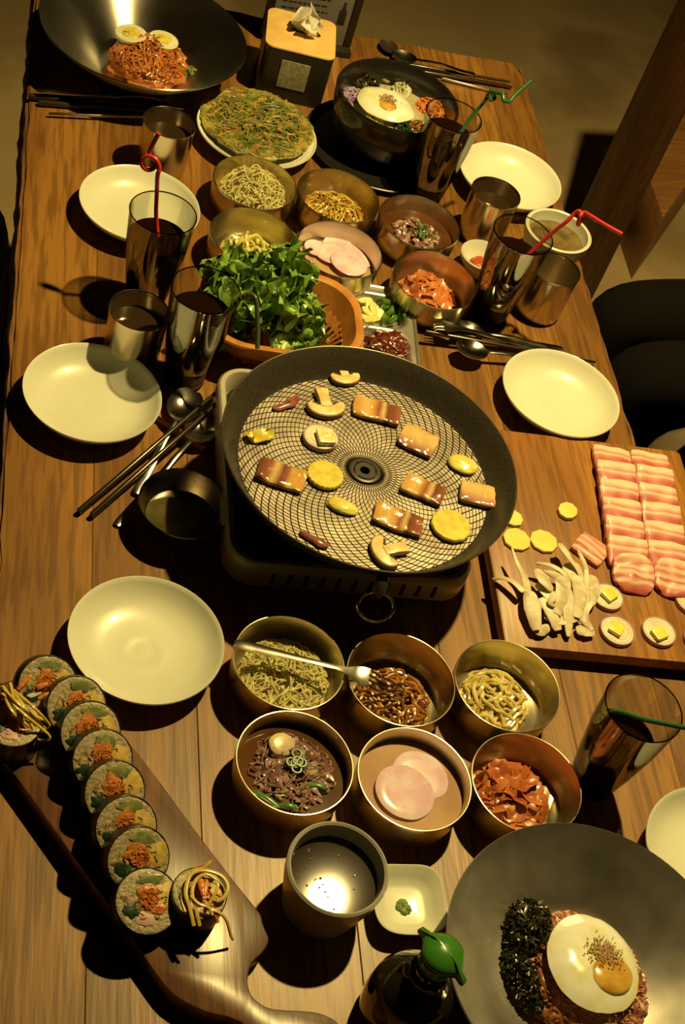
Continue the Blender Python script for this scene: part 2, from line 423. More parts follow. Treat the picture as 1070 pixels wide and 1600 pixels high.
# ------------------------------------------------------------ table
X0, X1, Y0, Y1 = .056, .830, .12, 2.108
def table():
    t = thing('dining_table', 'long worn brown wooden dining table with rough edges carrying all the dishes', 'table', (0, 0, 0))
    xs = [X0, .150, .2545, .395, .520, .655, .765, X1]
    rnd = random.Random(3)
    for k in range(len(xs) - 1):
        a, b = xs[k], xs[k + 1]; n = 60; L = []; R = []
        for i in range(n + 1):
            y = Y0 + (Y1 - Y0) * i / n
            ja = .0035 * nz((0, y, 0), 14, 1) + .002 * nz((0, y, 0), 50, 2) if k == 0 else 0
            jb = .002 * nz((0, y, 0), 12, 4) + .001 * nz((0, y, 0), 45, 2) if k == len(xs) - 2 else 0
            gap = .00008
            L.append((a + (gap if k else 0) + ja, y)); R.append((b - (gap if k < len(xs) - 2 else 0) + jb, y))
        # uneven far end
        end = []
        m_ = 5
        for i in range(1, m_):
            x = b + (a - b) * i / m_; end.append((x, Y1 + .006 * nz((x, 0, 0), 30, 3) + (.0)))
        poly = R[:-1] + [(R[-1][0], R[-1][1] + .004 * nz((b, 0, 0), 30, 3))] + end + [(L[-1][0], L[-1][1] + .004 * nz((a, 0, 0), 30, 3))] + L[:-1][::-1]
        if k == len(xs) - 2:
            poly = [p for p in poly if not (p[1] > Y1 - .03 and p[0] > X1 - .012)]
        obj('plank', prism(poly, T - .042, T, .0008), m_table, t, smooth=False)
    # rough dark live edge strips
    for s, x, nm in ((-1, X0, 'bark_edge'), (1, X1, 'bark_edge')):
        pts = []; w = []
        for i in range(160):
            y = Y0 + .01 + (Y1 - Y0 - .02) * i / 159
            pts.append((x + s * .002 + .003 * nz((0, y, 0), 22, 9), y, T - .021 + .002 * nz((1, y, 0), 30, 1))); w.append(.006 + .0035 * nz((2, y, 0), 45, 4))
        if s < 0: w = [q + .002 for q in w]
        obj(nm, sweep(pts, w, [.0195 + .0012 * nz((3, i * .3, 0), 1, 4) for i in range(160)], 10), m_edge, t, label='rough dark worn edge')
    for sx in (X0 + .07, X1 - .07):
        for sy in (Y0 + .1, Y1 - .1):
            obj('leg', prism(rrect(.07, .07, .006, 3, sx, sy), 0, T - .042, .002), m_darkwood, t)
    for y in (Y0 + .1, Y1 - .1): obj('apron', box(X0 + .1, X1 - .1, y - .015, y + .015, T - .13, T - .042), m_darkwood, t)
    for x in (X0 + .07, X1 - .07): obj('apron', box(x - .015, x + .015, Y0 + .13, Y1 - .13, T - .13, T - .042), m_darkwood, t)
table()

# ------------------------------------------------------------ round ware
def brass_bowl(x, y, label, first=[None]):
    if first[0] is None:
        prof = [(0, .001), (.043, .001), (.046, .0), (.0495, .0025), (.0540, .011), (.0556, .024), (.0567, .040), (.0570, .0440), (.0566, .0453), (.0558, .0453), (.0554, .044), (.0546, .032), (.0535, .018), (.0512, .0098), (.0485, .0068), (.044, .0052), (.02, .005), (0, .005)]
        o = obj('side_dish_bowl', lathe(prof, 72), m_brass, loc=P3(x, y, 0)); first[0] = o
    else:
        o = first[0].copy(); C.objects.link(o); o.location = P3(x, y, 0)
    tag(o, label, 'bowl', 'brass side dish bowls')
    return o
BB = {'B1': (.352, 1.619), 'B2': (.466, 1.618), 'B3': (.574, 1.589), 'B4': (.342, 1.507), 'B5': (.456, 1.506), 'B6': (.581, 1.471),
      'C1': (.340, .848), 'C2': (.455, .837), 'C3': (.569, .838), 'C4': (.337, .734), 'C5': (.454, .723), 'C6': (.569, .725)}
# nudge bowls apart so neighbours only touch
for _ in range(40):
    ks = list(BB)
    for i in range(12):
        for j in range(i + 1, 12):
            a, b = BB[ks[i]], BB[ks[j]]; d = math.hypot(a[0] - b[0], a[1] - b[1])
            if d < .1144:
                u = ((a[0] - b[0]) / d, (a[1] - b[1]) / d); e = (.1145 - d) / 2
                BB[ks[i]] = (a[0] + u[0] * e, a[1] + u[1] * e); BB[ks[j]] = (b[0] - u[0] * e, b[1] - u[1] * e)
brass_bowl(*BB['B1'], 'brass bowl of shredded cabbage just below the green pancake plate')
brass_bowl(*BB['B2'], 'brass bowl of yellow bean sprouts in the far group of six')
brass_bowl(*BB['B3'], 'brass bowl of red soaked onion and chives beside the far dark glass')
brass_bowl(*BB['B4'], 'brass bowl of pale yellow potato strips right behind the lettuce')
brass_bowl(*BB['B5'], 'brass bowl of pink radish slices between lettuce and sprouts, far group')
brass_bowl(*BB['B6'], 'brass bowl of red kimchi beside the tiny white sauce dish')
brass_bowl(*BB['C1'], 'brass bowl of shredded cabbage carrying the handle end of the steel fork')
brass_bowl(*BB['C2'], 'brass bowl of brown stir-fried strips under the fork tines')
brass_bowl(*BB['C3'], 'brass bowl of translucent yellow sprouts beside the cutting board corner')
brass_bowl(*BB['C4'], 'brass bowl of soupy onion and green chilli behind the grey tea cup')
brass_bowl(*BB['C5'], 'brass bowl of two pink radish rounds in brine, near group of six')
brass_bowl(*BB['C6'], 'brass bowl of torn red kimchi next to the near right cola glass')

def plate(x, y, label, r=.078, h=.030, first={}, name='shallow_plate'):
    key = (r, h)
    if key not in first:
        prof = [(0, .002), (r * .42, .002), (r * .45, 0), (r * .5, .001), (r * .52, .004), (r * .78, .011), (r * .93, .021), (r * .985, h - .003), (r, h - .0005), (r * .993, h + .0006), (r * .975, h), (r * .94, h - .004), (r * .85, .0165), (r * .7, .0098), (r * .5, .0072), (r * .3, .0068), (r * .22, .0071), (r * .19, .0066), (r * .08, .0066), (0, .0069)]
        first[key] = obj(name, lathe(prof, 80), m_ceramic, loc=P3(x, y, 0)); o = first[key]
    else:
        o = first[key].copy(); C.objects.link(o); o.location = P3(x, y, 0)
    return tag(o, label, 'plate', 'white shallow eating plates')
plate(.201, .875, 'empty white plate with faint rings between the kimbap and the near brass bowls')
plate(.144, 1.210, 'empty white plate at the left edge with the glass shadow falling across it')
plate(.730, 1.304, 'bright empty white plate behind the raw pork cutting board')
plate(.200, 1.560, 'empty white plate behind the cola glass with the red looped straw')
plate(.742, 1.752, 'empty white plate at the far right beside a steel cup')
plate(.768, .662, 'empty white plate at the lower right, partly hidden by the wide steel bowl', r=.0781)
pp = plate(.3672, 1.770, 'white plate under the green chive pancake', r=.086, h=.024); pp['group'] = 'pancake plate'; del pp['group']

# wide brushed steel bowls
def wide_bowl(x, y, r, h, label):
    prof = [(0, .001), (.05, .001), (.054, .0), (.058, .003), (r * .7, h * .47), (r * .93, h * .85), (r * .99, h * .965), (r, h), (r * .993, h + .0012), (r * .975, h * .97), (r * .92, h * .86), (r * .69, h * .49), (.060, .0055), (.052, .0035), (0, .003)]
    o = obj('wide_bowl', lathe(prof, 110), m_steel, loc=P3(x, y, 0)); return tag(o, label, 'bowl')
BR = (.5885, .5290); BL = (.2023, 1.900)
wide_bowl(*BR, .1385, .070, 'wide flared brushed steel bowl with fried rice and egg, nearest right')
wide_bowl(*BL, .1470, .072, 'wide flared steel bowl of red noodles and egg halves at far left')

# steel cups
def steel_cup(x, y, label, first=[None], liquid=False, lv=.05):
    if first[0] is None:
        prof = [(0, .002), (.029, .002), (.030, 0), (.0315, .001), (.033, .01), (.0345, .07), (.0354, .0745), (.0352, .0756), (.0345, .075), (.0338, .070), (.0322, .012), (.028, .005), (0, .0045)]
        o = obj('steel_cup', lathe(prof, 56), m_cupsteel, loc=P3(x, y, 0)); first[0] = o
    else:
        o = first[0].copy(); C.objects.link(o); o.location = P3(x, y, 0)
    tag(o, label, 'cup', 'small steel water cups')
m_water = mat('dark_water', (.03, .018, .008), rough=.03, coat=.5)
steel_cup(.684, 1.6385, 'steel cup between the far right plate and the far onion bowl')
steel_cup(.742, 1.492, 'steel cup right of the cola glass with the straight red straw')
steel_cup(.190, 1.3036, 'steel cup between the left plate and the lettuce-side cola glass')
steel_cup(.2327, 1.6787, 'steel cup behind the red looped straw, beside the pancake plate')
def liquid(x, y, r, z, m_, name, label, cat='drink', group=None, r0=None, z0=.006):
    o = obj(name, lathe([(0, z0), ((r0 or r * .93) , z0), (r, z - .0012), (r * .985, z), (0, z)], 48), m_, loc=P3(x, y, 0))
    return tag(o, label, cat, group)
liquid(.684, 1.6385, .0332, .052, m_water, 'water', 'water in the steel cup beside the far right plate')
liquid(.190, 1.3036, .0332, .052, m_water, 'water', 'water in the steel cup beside the left plate')
liquid(.2327, 1.6787, .0332, .052, m_water, 'water', 'water in the steel cup behind the red looped straw')

# cola glasses
def cola_glass(x, y, lev, label, clabel, rim=.0395, h=.141, first=[None]):
    if first[0] is None:
        prof = [(0, .003), (.019, .001), (.0215, 0), (.0235, .003), (.0245, .012), (.030, .045), (.0365, .095), (.0392, .137), (.0396, .1405), (.0391, .1414), (.0386, .1405), (.0380, .137), (.0353, .095), (.0290, .045), (.0232, .014), (.021, .009), (0, .008)]
        gm = M(); gm.add(lathe(prof, 64)); gm.add(sweep([(.0392 * cos(a), .0392 * sin(a), .1408) for a in [2 * pi * i / 64 for i in range(64)]], .0008, .0008, 6, closed=True), 1); gm.add(sweep([(.0222 * cos(a), .0222 * sin(a), .0035) for a in [2 * pi * i / 64 for i in range(64)]], .0016, .0022, 6, closed=True), 1)
        o = obj('drinking_glass', gm, [m_glass, m_lip], loc=P3(x, y, 0)); first[0] = o
    else:
        o = first[0].copy(); C.objects.link(o); o.location = P3(x, y, 0)
    tag(o, label, 'glass', 'tall cola glasses')
    def rad(z): 
        ks = [(.0, .0232), (.012, .0236), (.045, .0284), (.095, .0347), (.137, .0374)]
        for (a, ra), (b, rb) in zip(ks[:-1], ks[1:]):
            if z <= b: return ra + (rb - ra) * (z - a) / (b - a)
        return .0374
    pr = [(0, .0085), (.0205, .0095), (rad(.014), .014)] + [(rad(z), z) for z in (.03, .045, .07) if z < lev - .005] + [(rad(lev) , lev - .001), (rad(lev) - .001, lev), (0, lev)]
    tag(obj('cola', lathe(pr, 56), m_cola, loc=P3(x, y, 0)), clabel, 'drink', 'cola servings')
GL = [((.2083, 1.4035), .105, 'tall cola glass with the red looped straw beside the far left plate', 'dark cola in the glass with the red looped straw'),
      ((.254, 1.2775), .108, 'tall cola glass standing against the lettuce basket', 'dark cola in the glass by the lettuce basket'),
      ((.668, 1.466), .108, 'tall cola glass with red bent straw between kimchi and steel cup', 'dark cola in the glass with the bent red straw'),
      ((.660, .7555), .088, 'tall cola glass at the right edge of the near brass bowls', 'dark cola in the nearest right glass'),
      ((.6115, 1.706), .112, 'tall cola glass with curly green straw beside the black stone bowl', 'dark cola in the glass with the curly green straw')]
for (x, y), lv, a, b in GL: cola_glass(x, y, lv, a, b)

# straws
m_red = mat('red_plastic', (.55, .03, .03), rough=.3, coat=.3)
m_green = mat('green_plastic', (.03, .13, .05), rough=.35, coat=.3)
m_olive = mat('dark_green_plastic', (.06, .08, .04), rough=.3, coat=.3)
def straw(name, pts, m_, label, r=.0026, loops=None):
    tag(obj(name, sweep(smoothp(pts, 8), r, None, 10, up=(.2, .1, 1)), m_), label, 'straw')
def loop(c, r, ax1, ax2, turns, a0, drift, n=14):
    out = []
    for i in range(int(n * turns) + 1):
        t = i / n; a = a0 + 2 * pi * t
        out.append(Vector(c) + Vector(ax1) * r * cos(a) + Vector(ax2) * r * sin(a) + Vector(drift) * t)
    return out
g1 = P3(.2083, 1.4035, 0)
UPV = Vector((0, 0, 1)); RT = Vector((cos(-.25), sin(-.25), 0)); 
lp = loop(at(237, 262, .196), .0095, RT, (UPV * .9 + Vector((0, .3, 0))).normalized(), 1.25, -.9, Vector((-.004, .006, .004)))
straw('looped_straw', [g1 + Vector((.004, -.006, .09)), at(244, 340, .125), at(245, 300, .165), at(246, 276, .186)] + lp[1:] + [at(233, 240, .207), at(248, 208, .236)], m_red, 'red plastic straw with a loop in the far left cola glass')
g3 = P3(.668, 1.466, 0)
straw('bent_straw', [g3 + Vector((-.006, -.01, .092)), at(822, 400, .118), at(860, 366, .155), at(884, 347, .178), at(897, 334, .190), at(905, 330, .196), at(908, 341, .190), at(903, 351, .185), at(906, 338, .197), at(912, 332, .2), at(922, 337, .202), at(945, 351, .203), at(972, 366, .204)], m_red, 'red bent straw in the cola glass beside the kimchi bowl')
g5 = P3(.6115, 1.706, 0)
straw('curly_straw', [g5 + Vector((-.012, -.012, .095)), at(713, 214, .128), at(735, 184, .155), at(757, 158, .180), at(765, 144, .195), at(772, 143, .200), at(773, 153, .195), at(766, 156, .192), at(768, 144, .2), at(777, 145, .205), at(785, 147, .208), at(787, 157, .204), at(795, 159, .206), at(803, 150, .212), at(815, 139, .22), at(830, 126, .23)], m_green, 'curly green straw in the far glass by the stone bowl')
g4 = P3(.660, .7555, 0)
straw('straight_straw', [g4 + Vector((-.024, .012, .075)), at(955, 1112, .100), at(1010, 1125, .125), at(1070, 1137, .148), at(1130, 1150, .17)], m_green, 'straight green straw leaning in the nearest right cola glass')
g2 = P3(.254, 1.2775, 0)
straw('dark_bent_straw', [g2 + Vector((.0, .0, .09)), at(333, 512, .122), at(350, 492, .140), at(368, 474, .156), at(380, 463, .165), at(392, 460, .170), at(400, 468, .169), at(402, 495, .155), at(403, 520, .142), at(402, 545, .130)], m_olive, 'dark green bendy straw hanging over the lettuce basket')
# ribbed elbow of that straw is fine rings
mm = M()
ring_c = [at(362, 479, .150), at(368, 474, .156), at(374, 468, .161), at(380, 463, .165), at(386, 461, .168), at(392, 460, .170), at(397, 463, .170)]
for a, b in zip(ring_c[:-1], ring_c[1:]): mm.add(sweep([a.lerp(b, .35), a.lerp(b, .65)], .0034, None, 10, up=(.2, .1, 1)))
o_ = obj('elbow_ribs', mm, m_olive, bpy.data.objects['dark_bent_straw'])

# white soup cup, tiny dish
def cup_lathe(name, x, y, r, h, base, m_, label, wall=.004, cat='cup'):
    prof = [(0, .002), (base * .85, .002), (base * .88, 0), (base, .002), (base * 1.02, .006), (r * .97, h * .75), (r, h - .001), (r - wall * .5, h + .0008), (r - wall, h - .001), (r * .97 - wall, h * .75), (base * 1.02 - wall, .010), (base * .7, .0065), (0, .006)]
    return tag(obj(name, lathe(prof, 72), m_, loc=P3(x, y, 0)), label, cat)
cup_lathe('tea_cup', .3615, .6135, .0466, .068, .036, m_grayceramic, 'grey-white straight cup of dark tea beside the wasabi dish')
m_tea = mat('dark_tea', (.02, .011, .005), rough=.03, coat=1, coat_rough=.03)
tea = liquid(.3615, .6135, .0416, .050, m_tea, 'tea', 'dark tea with small bubbles in the grey cup', r0=.034, z0=.007)
m_bubble = mat('bubble', (.25, .2, .13), rough=.05, coat=1)
rnd = random.Random(5); mm = M()
for k in range(26):
    a = rnd.gauss(pi * 1.2, 1.3); r = rnd.uniform(.012, .039); q = rnd.uniform(.0006, .0013)
    mm.add(([Vector(p) * q + Vector((r * cos(a), r * sin(a), .0501)) for p in ico(2)[0]], ico(2)[1]))
stuff(obj('bubbles', mm, m_bubble, tea))
sc = cup_lathe('soup_cup', .7745, 1.597, .0480, .060, .032, m_ceramic, 'white cup of clear brown soup behind the bent red straw', .005)
m_soup = mat('clear_soup', (.20, .14, .05), (.11, .08, .03), scale=60, rough=.05, coat=.5)
liquid(.7745, 1.597, .0418, .044, m_soup, 'clear_soup', 'clear brown soup in the white cup', 'soup', r0=.028, z0=.0075)
cup_lathe('sauce_dish', .668, 1.557, .0325, .030, .020, m_ceramic, 'tiny white dish of red paste between kimchi bowl and cola glass', .003, 'dish')
m_paste = mat('red_paste', (.30, .035, .012), (.42, .07, .02), scale=90, rough=.3, coat=.5, bump=.6, bscale=120)
tag(obj('chilli_paste', blob(.017, .015, .010, 3, .25, 2, 4, True), m_paste, loc=P3(.668, 1.557, .0095)), 'small mound of red chilli paste in the tiny white dish', 'sauce')

# small dark steel bowl at left of the stove
prof = [(0, .001), (.026, .001), (.028, 0), (.031, .003), (.042, .018), (.0480, .034), (.0497, .0395), (.0492, .0405), (.0484, .0395), (.0462, .033), (.040, .018), (.030, .0055), (0, .0035)]
m_olds = mat('worn_steel', (.40, .35, .28), (.28, .24, .19), scale=40, rough=.22, metal=1, rvar=.1)
tag(obj('steel_bowl', lathe(prof, 72), m_olds, loc=P3(.242, 1.0483, 0)), 'small scratched steel bowl with clear liquid left of the gas stove', 'bowl')
m_broth = mat('thin_broth', (.05, .045, .02), (.10, .085, .04), scale=30, rough=.03, coat=.6)
tag(obj('cold_broth', lathe([(0, .0045), (.030, .0060), (.0385, .0165), (0, .0166)], 56), m_broth, loc=P3(.242, 1.0483, 0)), 'clear liquid with greens pooled in the small steel bowl', 'liquid')

# ------------------------------------------------------------ stove and pan
def stove():
    x0, x1, y0, y1 = .283, .556, .966, 1.262
    cx, cy = (x0 + x1) / 2, (y0 + y1) / 2; w, h = x1 - x0, y1 - y0
    t = thing('gas_stove', 'cream portable gas stove with slotted front under the round grill pan', 'stove', P3(cx, cy, 0))
    m_body = mat('stove_enamel', (.50, .47, .38), (.44, .41, .33), scale=20, rough=.35, coat=.2)
    m_blk = mat('stove_black', (.015, .013, .011), rough=.35, coat=.2)
    m_slot = mat('slot_dark', (.006, .005, .004), rough=.7)
    def rl(ins, r): return rrect(w - 2 * ins, h - 2 * ins, max(r - ins, .004), 8)
    rings = [(rl(.006, .034), .006), (rl(.001, .034), .012), (rl(0, .034), .030), (rl(.001, .034), .044), (rl(.004, .034), .047), (rl(.009, .034), .047), (rl(.0105, .034), .044), (rl(.013, .034), .022)]
    v = []; f = []; n = len(rings[0][0])
    for pl, z in rings: v += [(p[0], p[1], z) for p in pl]
    for r in range(len(rings) - 1):
        for i in range(n): j = (i + 1) % n; f.append((r * n + i, r * n + j, (r + 1) * n + j, (r + 1) * n + i))
    f.append(tuple(range(n))[::-1]); f.append(tuple(range((len(rings) - 1) * n, len(rings) * n)))
    obj('body', (v, f), m_body, t)
    obj('drip_tray', prism(rl(.0145, .034), .0225, .026, .001), m_blk, t, label='black recessed drip tray')
    for i in range(11):
        x = -w / 2 + .052 + i * .0178
        obj('slot', box(x - .0021, x + .0021, -h / 2 - .0006, -h / 2 + .003, .018, .036, .0005), m_slot, t)
    for sx in (-1, 1):
        for sy in (-1, 1): obj('foot', lathe([(0, 0), (.009, 0), (.010, .002), (.009, .008), (0, .008)], 20), m_blk, t, loc=(sx * (w / 2 - .03), sy * (h / 2 - .03), 0))
    px, py = .4273 - cx, 1.068 - cy
    obj('burner', lathe([(0, .026), (.045, .026), (.045, .034), (.038, .040), (.036, .052), (.028, .055), (.010, .055), (0, .052)], 40), m_blk, t, loc=(px, py, 0))
    for k in range(6):
        a = k * pi / 3 + .3
        obj('trivet_arm', sweep([(px + cos(a) * .085, py + sin(a) * .085, .026), (px + cos(a) * .080, py + sin(a) * .080, .080), (px + cos(a) * .070, py + sin(a) * .070, .0895), (px + cos(a) * .030, py + sin(a) * .030, .0895)], .003, None, 8), m_blk, t)
stove()
PAN = P3(.4273, 1.068, 0)
def pan():
    t = thing('grill_pan', 'large round black grill pan with spiral ridged surface on the gas stove', 'pan', (PAN.x, PAN.y, T))
    m_black = mat('pan_coating', (.030, .026, .020), (.045, .038, .028), scale=400, rough=.36, coat=.15, bump=.2, bscale=900)
    m_cook = mat('oily_pan_metal', (.52, .46, .38), (.38, .33, .26), scale=35, rough=.42, metal=.55, rvar=.1, bump=.2, bscale=250)
    m_rib = mat('pan_rib', (.018, .014, .010), rough=.4, coat=.2)
    z0 = .0925
    prof = [(0, z0), (.118, z0), (.128, z0 - .0015), (.1435, .0985), (.1520, .109), (.1590, .1215), (.1618, .1245), (.1622, .1262), (.1608, .1270), (.1590, .1258), (.1510, .1130), (.1432, .1025), (.1400, .0985), (.1385, .0975)]
    obj('wall', lathe(prof, 128), m_black, t)
    obj('cooking_surface', lathe([(.1388, .0972), (.10, .0972), (.05, .0972), (.02, .0972)], 128), m_cook, t, label='oily silvery cooking surface')
    mm = M()
    R0, R1 = .0165, .1386; N = 62
    for k in range(N):
        for fam in (0, 1):
            pts = []; st = 22
            for i in range(st):
                s = i / (st - 1); r = R0 + (R1 - R0) * s
                a = 2 * pi * k / N + (.95 * s ** 1.4 if fam == 0 else -1.0 * s - 1.15 * s ** 2.0)
                pts.append((r * cos(a), r * sin(a), .0973))
            w = [.00038 + .00030 * (i / (st - 1)) for i in range(st)] if fam == 0 else [.00030 + .00016 * (i / (st - 1)) for i in range(st)]
            mm.add(sweep(pts, w, .0006, 4))
    stuff(obj('spiral_ribs', mm, m_rib, t, label='two crossing families of thin dark spiral ribs'))
    obj('hub', lathe([(0, .0985), (.0110, .0985), (.0118, .0975), (.0170, .0974), (.0178, .0985), (.0165, .0992), (.0135, .0990)][::-1] + [(.0135, .0970)], 48), m_black, t)
    obj('hub_ring', sweep([(.0120 * cos(a), .0120 * sin(a), .0988) for a in [2 * pi * i / 40 for i in range(40)]], .0006, .0006, 6, closed=True), m_cutlery, t, label='thin bright ring on the hub')
    mm = M()
    for k in range(150):
        a = 2 * pi * k / 150; c, s = cos(a), sin(a)
        mm.add(sweep([(c * .1300, s * .1300, .0905), (c * .1440, s * .1440, .0985), (c * .1527, s * .1527, .1092), (c * .1600, s * .1600, .1218)], .00075, .00075, 4))
    stuff(obj('outer_flutes', mm, m_black, t))
    obj('rim_bead', sweep([(.1612 * cos(a), .1612 * sin(a), .1266) for a in [2 * pi * i / 120 for i in range(120)]], .0011, .0011, 8, closed=True), mat('pan_rim', (.10, .085, .06), rough=.35, metal=.6), t)
    # lug and ring handle at the front
    for ang in (math.atan2(-1, -.03) , math.atan2(1, .1)):
        d = Vector((cos(ang), sin(ang), 0)); sd = Vector((-d.y, d.x, 0))
        lug = obj('handle_lug', sweep([d * .158 + Vector((0, 0, .118)), d * .167 + Vector((0, 0, .112)), d * .170 + Vector((0, 0, .102)), d * .166 + Vector((0, 0, .092))], [.007, .007, .0065, .006], .0035, 10), m_black, t)
        c0 = d * .176 + Vector((0, 0, .088)); e2 = (d * .72 + Vector((0, 0, -.69))).normalized()
        obj('ring_handle', sweep([c0 + sd * .0185 * cos(a) + e2 * .0150 * sin(a) for a in [2 * pi * i / 40 for i in range(40)]], .0015, .0015, 8, closed=True), m_cutlery, t)
pan()
# ------------------------------------------------------------ side-dish food
def served(name, vf, m_, bowl, label, cat='food', z=0.0, kind='stuff', mi=None, dx=0, dy=0):
    x, y = BB[bowl] if isinstance(bowl, str) else bowl
    o = obj(name, vf, m_, loc=P3(x + dx, y + dy, z), mi=mi)
    return tag(o, label, cat, None, kind)
m_cabb = mat('cabbage', srgb(230, 208, 126), srgb(206, 182, 96), scale=60, rough=.4, sss=.15, c3=srgb(240, 222, 155))
m_purple = mat('purple_cabbage', srgb(130, 60, 70), rough=.4)
m_sprout = mat('seasoned_sprout', srgb(205, 165, 60), srgb(175, 120, 35), scale=70, rough=.3, coat=.4)
m_pot = mat('potato_strip', srgb(228, 208, 105), srgb(210, 185, 75), scale=60, rough=.35, coat=.3, sss=.15)
m_clear = mat('clear_sprout', srgb(222, 192, 104), srgb(190, 156, 66), scale=60, rough=.2, coat=.6, sss=.2)
m_stir = mat('stir_fry', srgb(175, 110, 35), srgb(110, 60, 18), scale=80, rough=.3, coat=.5)
m_onionred = mat('red_onion', srgb(180, 138, 112), srgb(112, 66, 52), scale=60, rough=.2, coat=.5, c3=srgb(205, 182, 130), lo=.4, hi=.55)
m_chive = mat('chive', srgb(60, 95, 30), srgb(95, 130, 50), scale=60, rough=.3, coat=.3)
m_kim = mat('kimchi', srgb(205, 115, 50), srgb(165, 78, 30), scale=45, rough=.35, coat=.25, c3=srgb(222, 155, 85), bump=.4, bscale=200)
m_brine = mat('brown_brine', (.07, .028, .010), (.11, .045, .015), scale=25, rough=.03, coat=.5)
m_pinkbrine = mat('pink_brine', (.52, .34, .22), (.42, .26, .17), scale=25, rough=.05, coat=.5)
m_radish = mat('pink_radish', srgb(228, 175, 160), srgb(235, 200, 180), scale=50, rough=.18, coat=.6, sss=.3)
def cabbage(b, seed, lab, H=.018, base=.012, dx=0, dy=0):
    o = served('shredded_cabbage', strands(260, .0525, H, .0009, .045, seed, 1.0, 10, base, 4), m_cabb, b, lab, 'vegetables', dx=dx, dy=dy)
    bed = obj('bed', blob(.046, .046, base + H * .5, seed, .12, 2.5, 4, True), m_cabb, o)
    obj('purple_shreds', strands(16, .046, H * 1.04, .0009, .04, seed + 9, .9, 9, base, 4), m_purple, o, label='purple cabbage shreds')['kind'] = 'stuff'
    return o
cabbage('B1', 11, 'fluffy shredded cabbage heaped high in the far left brass bowl', H=.046, base=.014)
cabbage('C1', 12, 'shredded cabbage lying under the steel fork handle', H=.018, base=.016)
def pile(name, b, seed, m_, lab, n, R, H, rad, L, curl, base, cat='vegetables', flat=1, sides=5, bedk=.5, dx=0, dy=0, bed=True, jitter=.4):
    o = served(name, strands(n, R, H, rad, L, seed, curl, 9, base, sides, flat, jitter=jitter), m_, b, lab, cat, dx=dx, dy=dy)
    if bed: obj('bed', blob(R * .82, R * .82, (base + H * bedk), seed, .15, 2.5, 4, True), m_, o)
    return o
s2 = pile('bean_sprouts', 'B2', 21, m_sprout, 'yellow seasoned bean sprouts in the far middle brass bowl', 130, .048, .022, .0013, .05, 1.5, .012)
mm = M(); rnd = random.Random(4)
for k in range(26):
    a = rnd.uniform(0, 6.28); r = .04 * math.sqrt(rnd.random()); mm.add(blob(.0034, .0022, .0022, k, .1, 2, 2), mx=Matrix.Translation((r * cos(a), r * sin(a), .012 + .018 * (1 - (r / .046) ** 2))) @ Matrix.Rotation(a * 3, 4, 'Z'))
stuff(obj('sprout_heads', mm, m_pot, s2))
pile('potato_strips', 'B4', 22, m_pot, 'heap of pale yellow potato strips with the lamp glinting behind', 80, .040, .036, .0026, .032, .25, .008, flat=.7, sides=6, dx=-.002, dy=-.002)
pile('clear_sprouts', 'C3', 23, m_clear, 'translucent yellow sprout strips in the near right brass bowl', 95, .042, .022, .0024, .046, .7, .008, flat=.7, sides=6, dx=-.002, dy=.003)
pile('stir_fried_strips', 'C2', 24, m_stir, 'brown stir-fried strips beneath the fork tines', 110, .044, .020, .0019, .040, 1.0, .008, flat=.8, sides=6, dx=.0, dy=-.003)

def brine(b, m_, z, r, nm, lab):
    o = obj(nm, lathe([(0, .0052), (.043, .0054), (.0508, .0100), (.0532, .0178), (r, z), (0, z)] if z > .018 else [(0, .0052), (.043, .0054), (.0508, .0100), (r, z), (0, z)], 56), m_, loc=P3(BB[b][0], BB[b][1], 0)); tag(o, lab, 'sauce')
brine('C4', m_brine, .0265, .0540, 'onion_brine', 'brown soy brine around the near soaked onions')
brine('B3', m_brine, .0225, .0535, 'onion_brine', 'brown soy brine around the far soaked onions')
brine('C5', m_pinkbrine, .0265, .0540, 'radish_brine', 'pink brine around the two near radish rounds')
brine('B5', m_pinkbrine, .0150, .0525, 'radish_brine', 'pink brine under the far fan of radish slices')
def ribbons(n, R, H, seed, w=.005, t=.0012, L=.03, curl=.5, base=.01, steps=8, sides=8):
    rnd = random.Random(seed); m = M()
    for k in range(n):
        r = R * math.sqrt(rnd.random()) * .8; a = rnd.uniform(0, 6.28); x, y = r * cos(a), r * sin(a); h = rnd.uniform(0, 6.28); lv = rnd.random() ** .5; pts = []
        ph = rnd.uniform(0, 6)
        for s in range(steps):
            rr = min(1, math.hypot(x, y) / R)
            pts.append((x, y, base + H * (1 - rr * rr) * lv + .0022 * sin(ph + s * 1.3)))
            h += rnd.gauss(0, curl)
            if rr > .75: ta = math.atan2(-y, -x); h += ((ta - h + pi) % (2 * pi) - pi) * .6
            x += cos(h) * L / steps; y += sin(h) * L / steps
        ww = [w * (.55 + .45 * sin(pi * (i + .5) / steps)) * (1 + .35 * rnd.uniform(-1, 1)) for i in range(steps)]
        up = Vector((rnd.gauss(0, .5), rnd.gauss(0, .5), 1))
        m.add(sweep(pts, ww, t, sides, up=up))
    return m
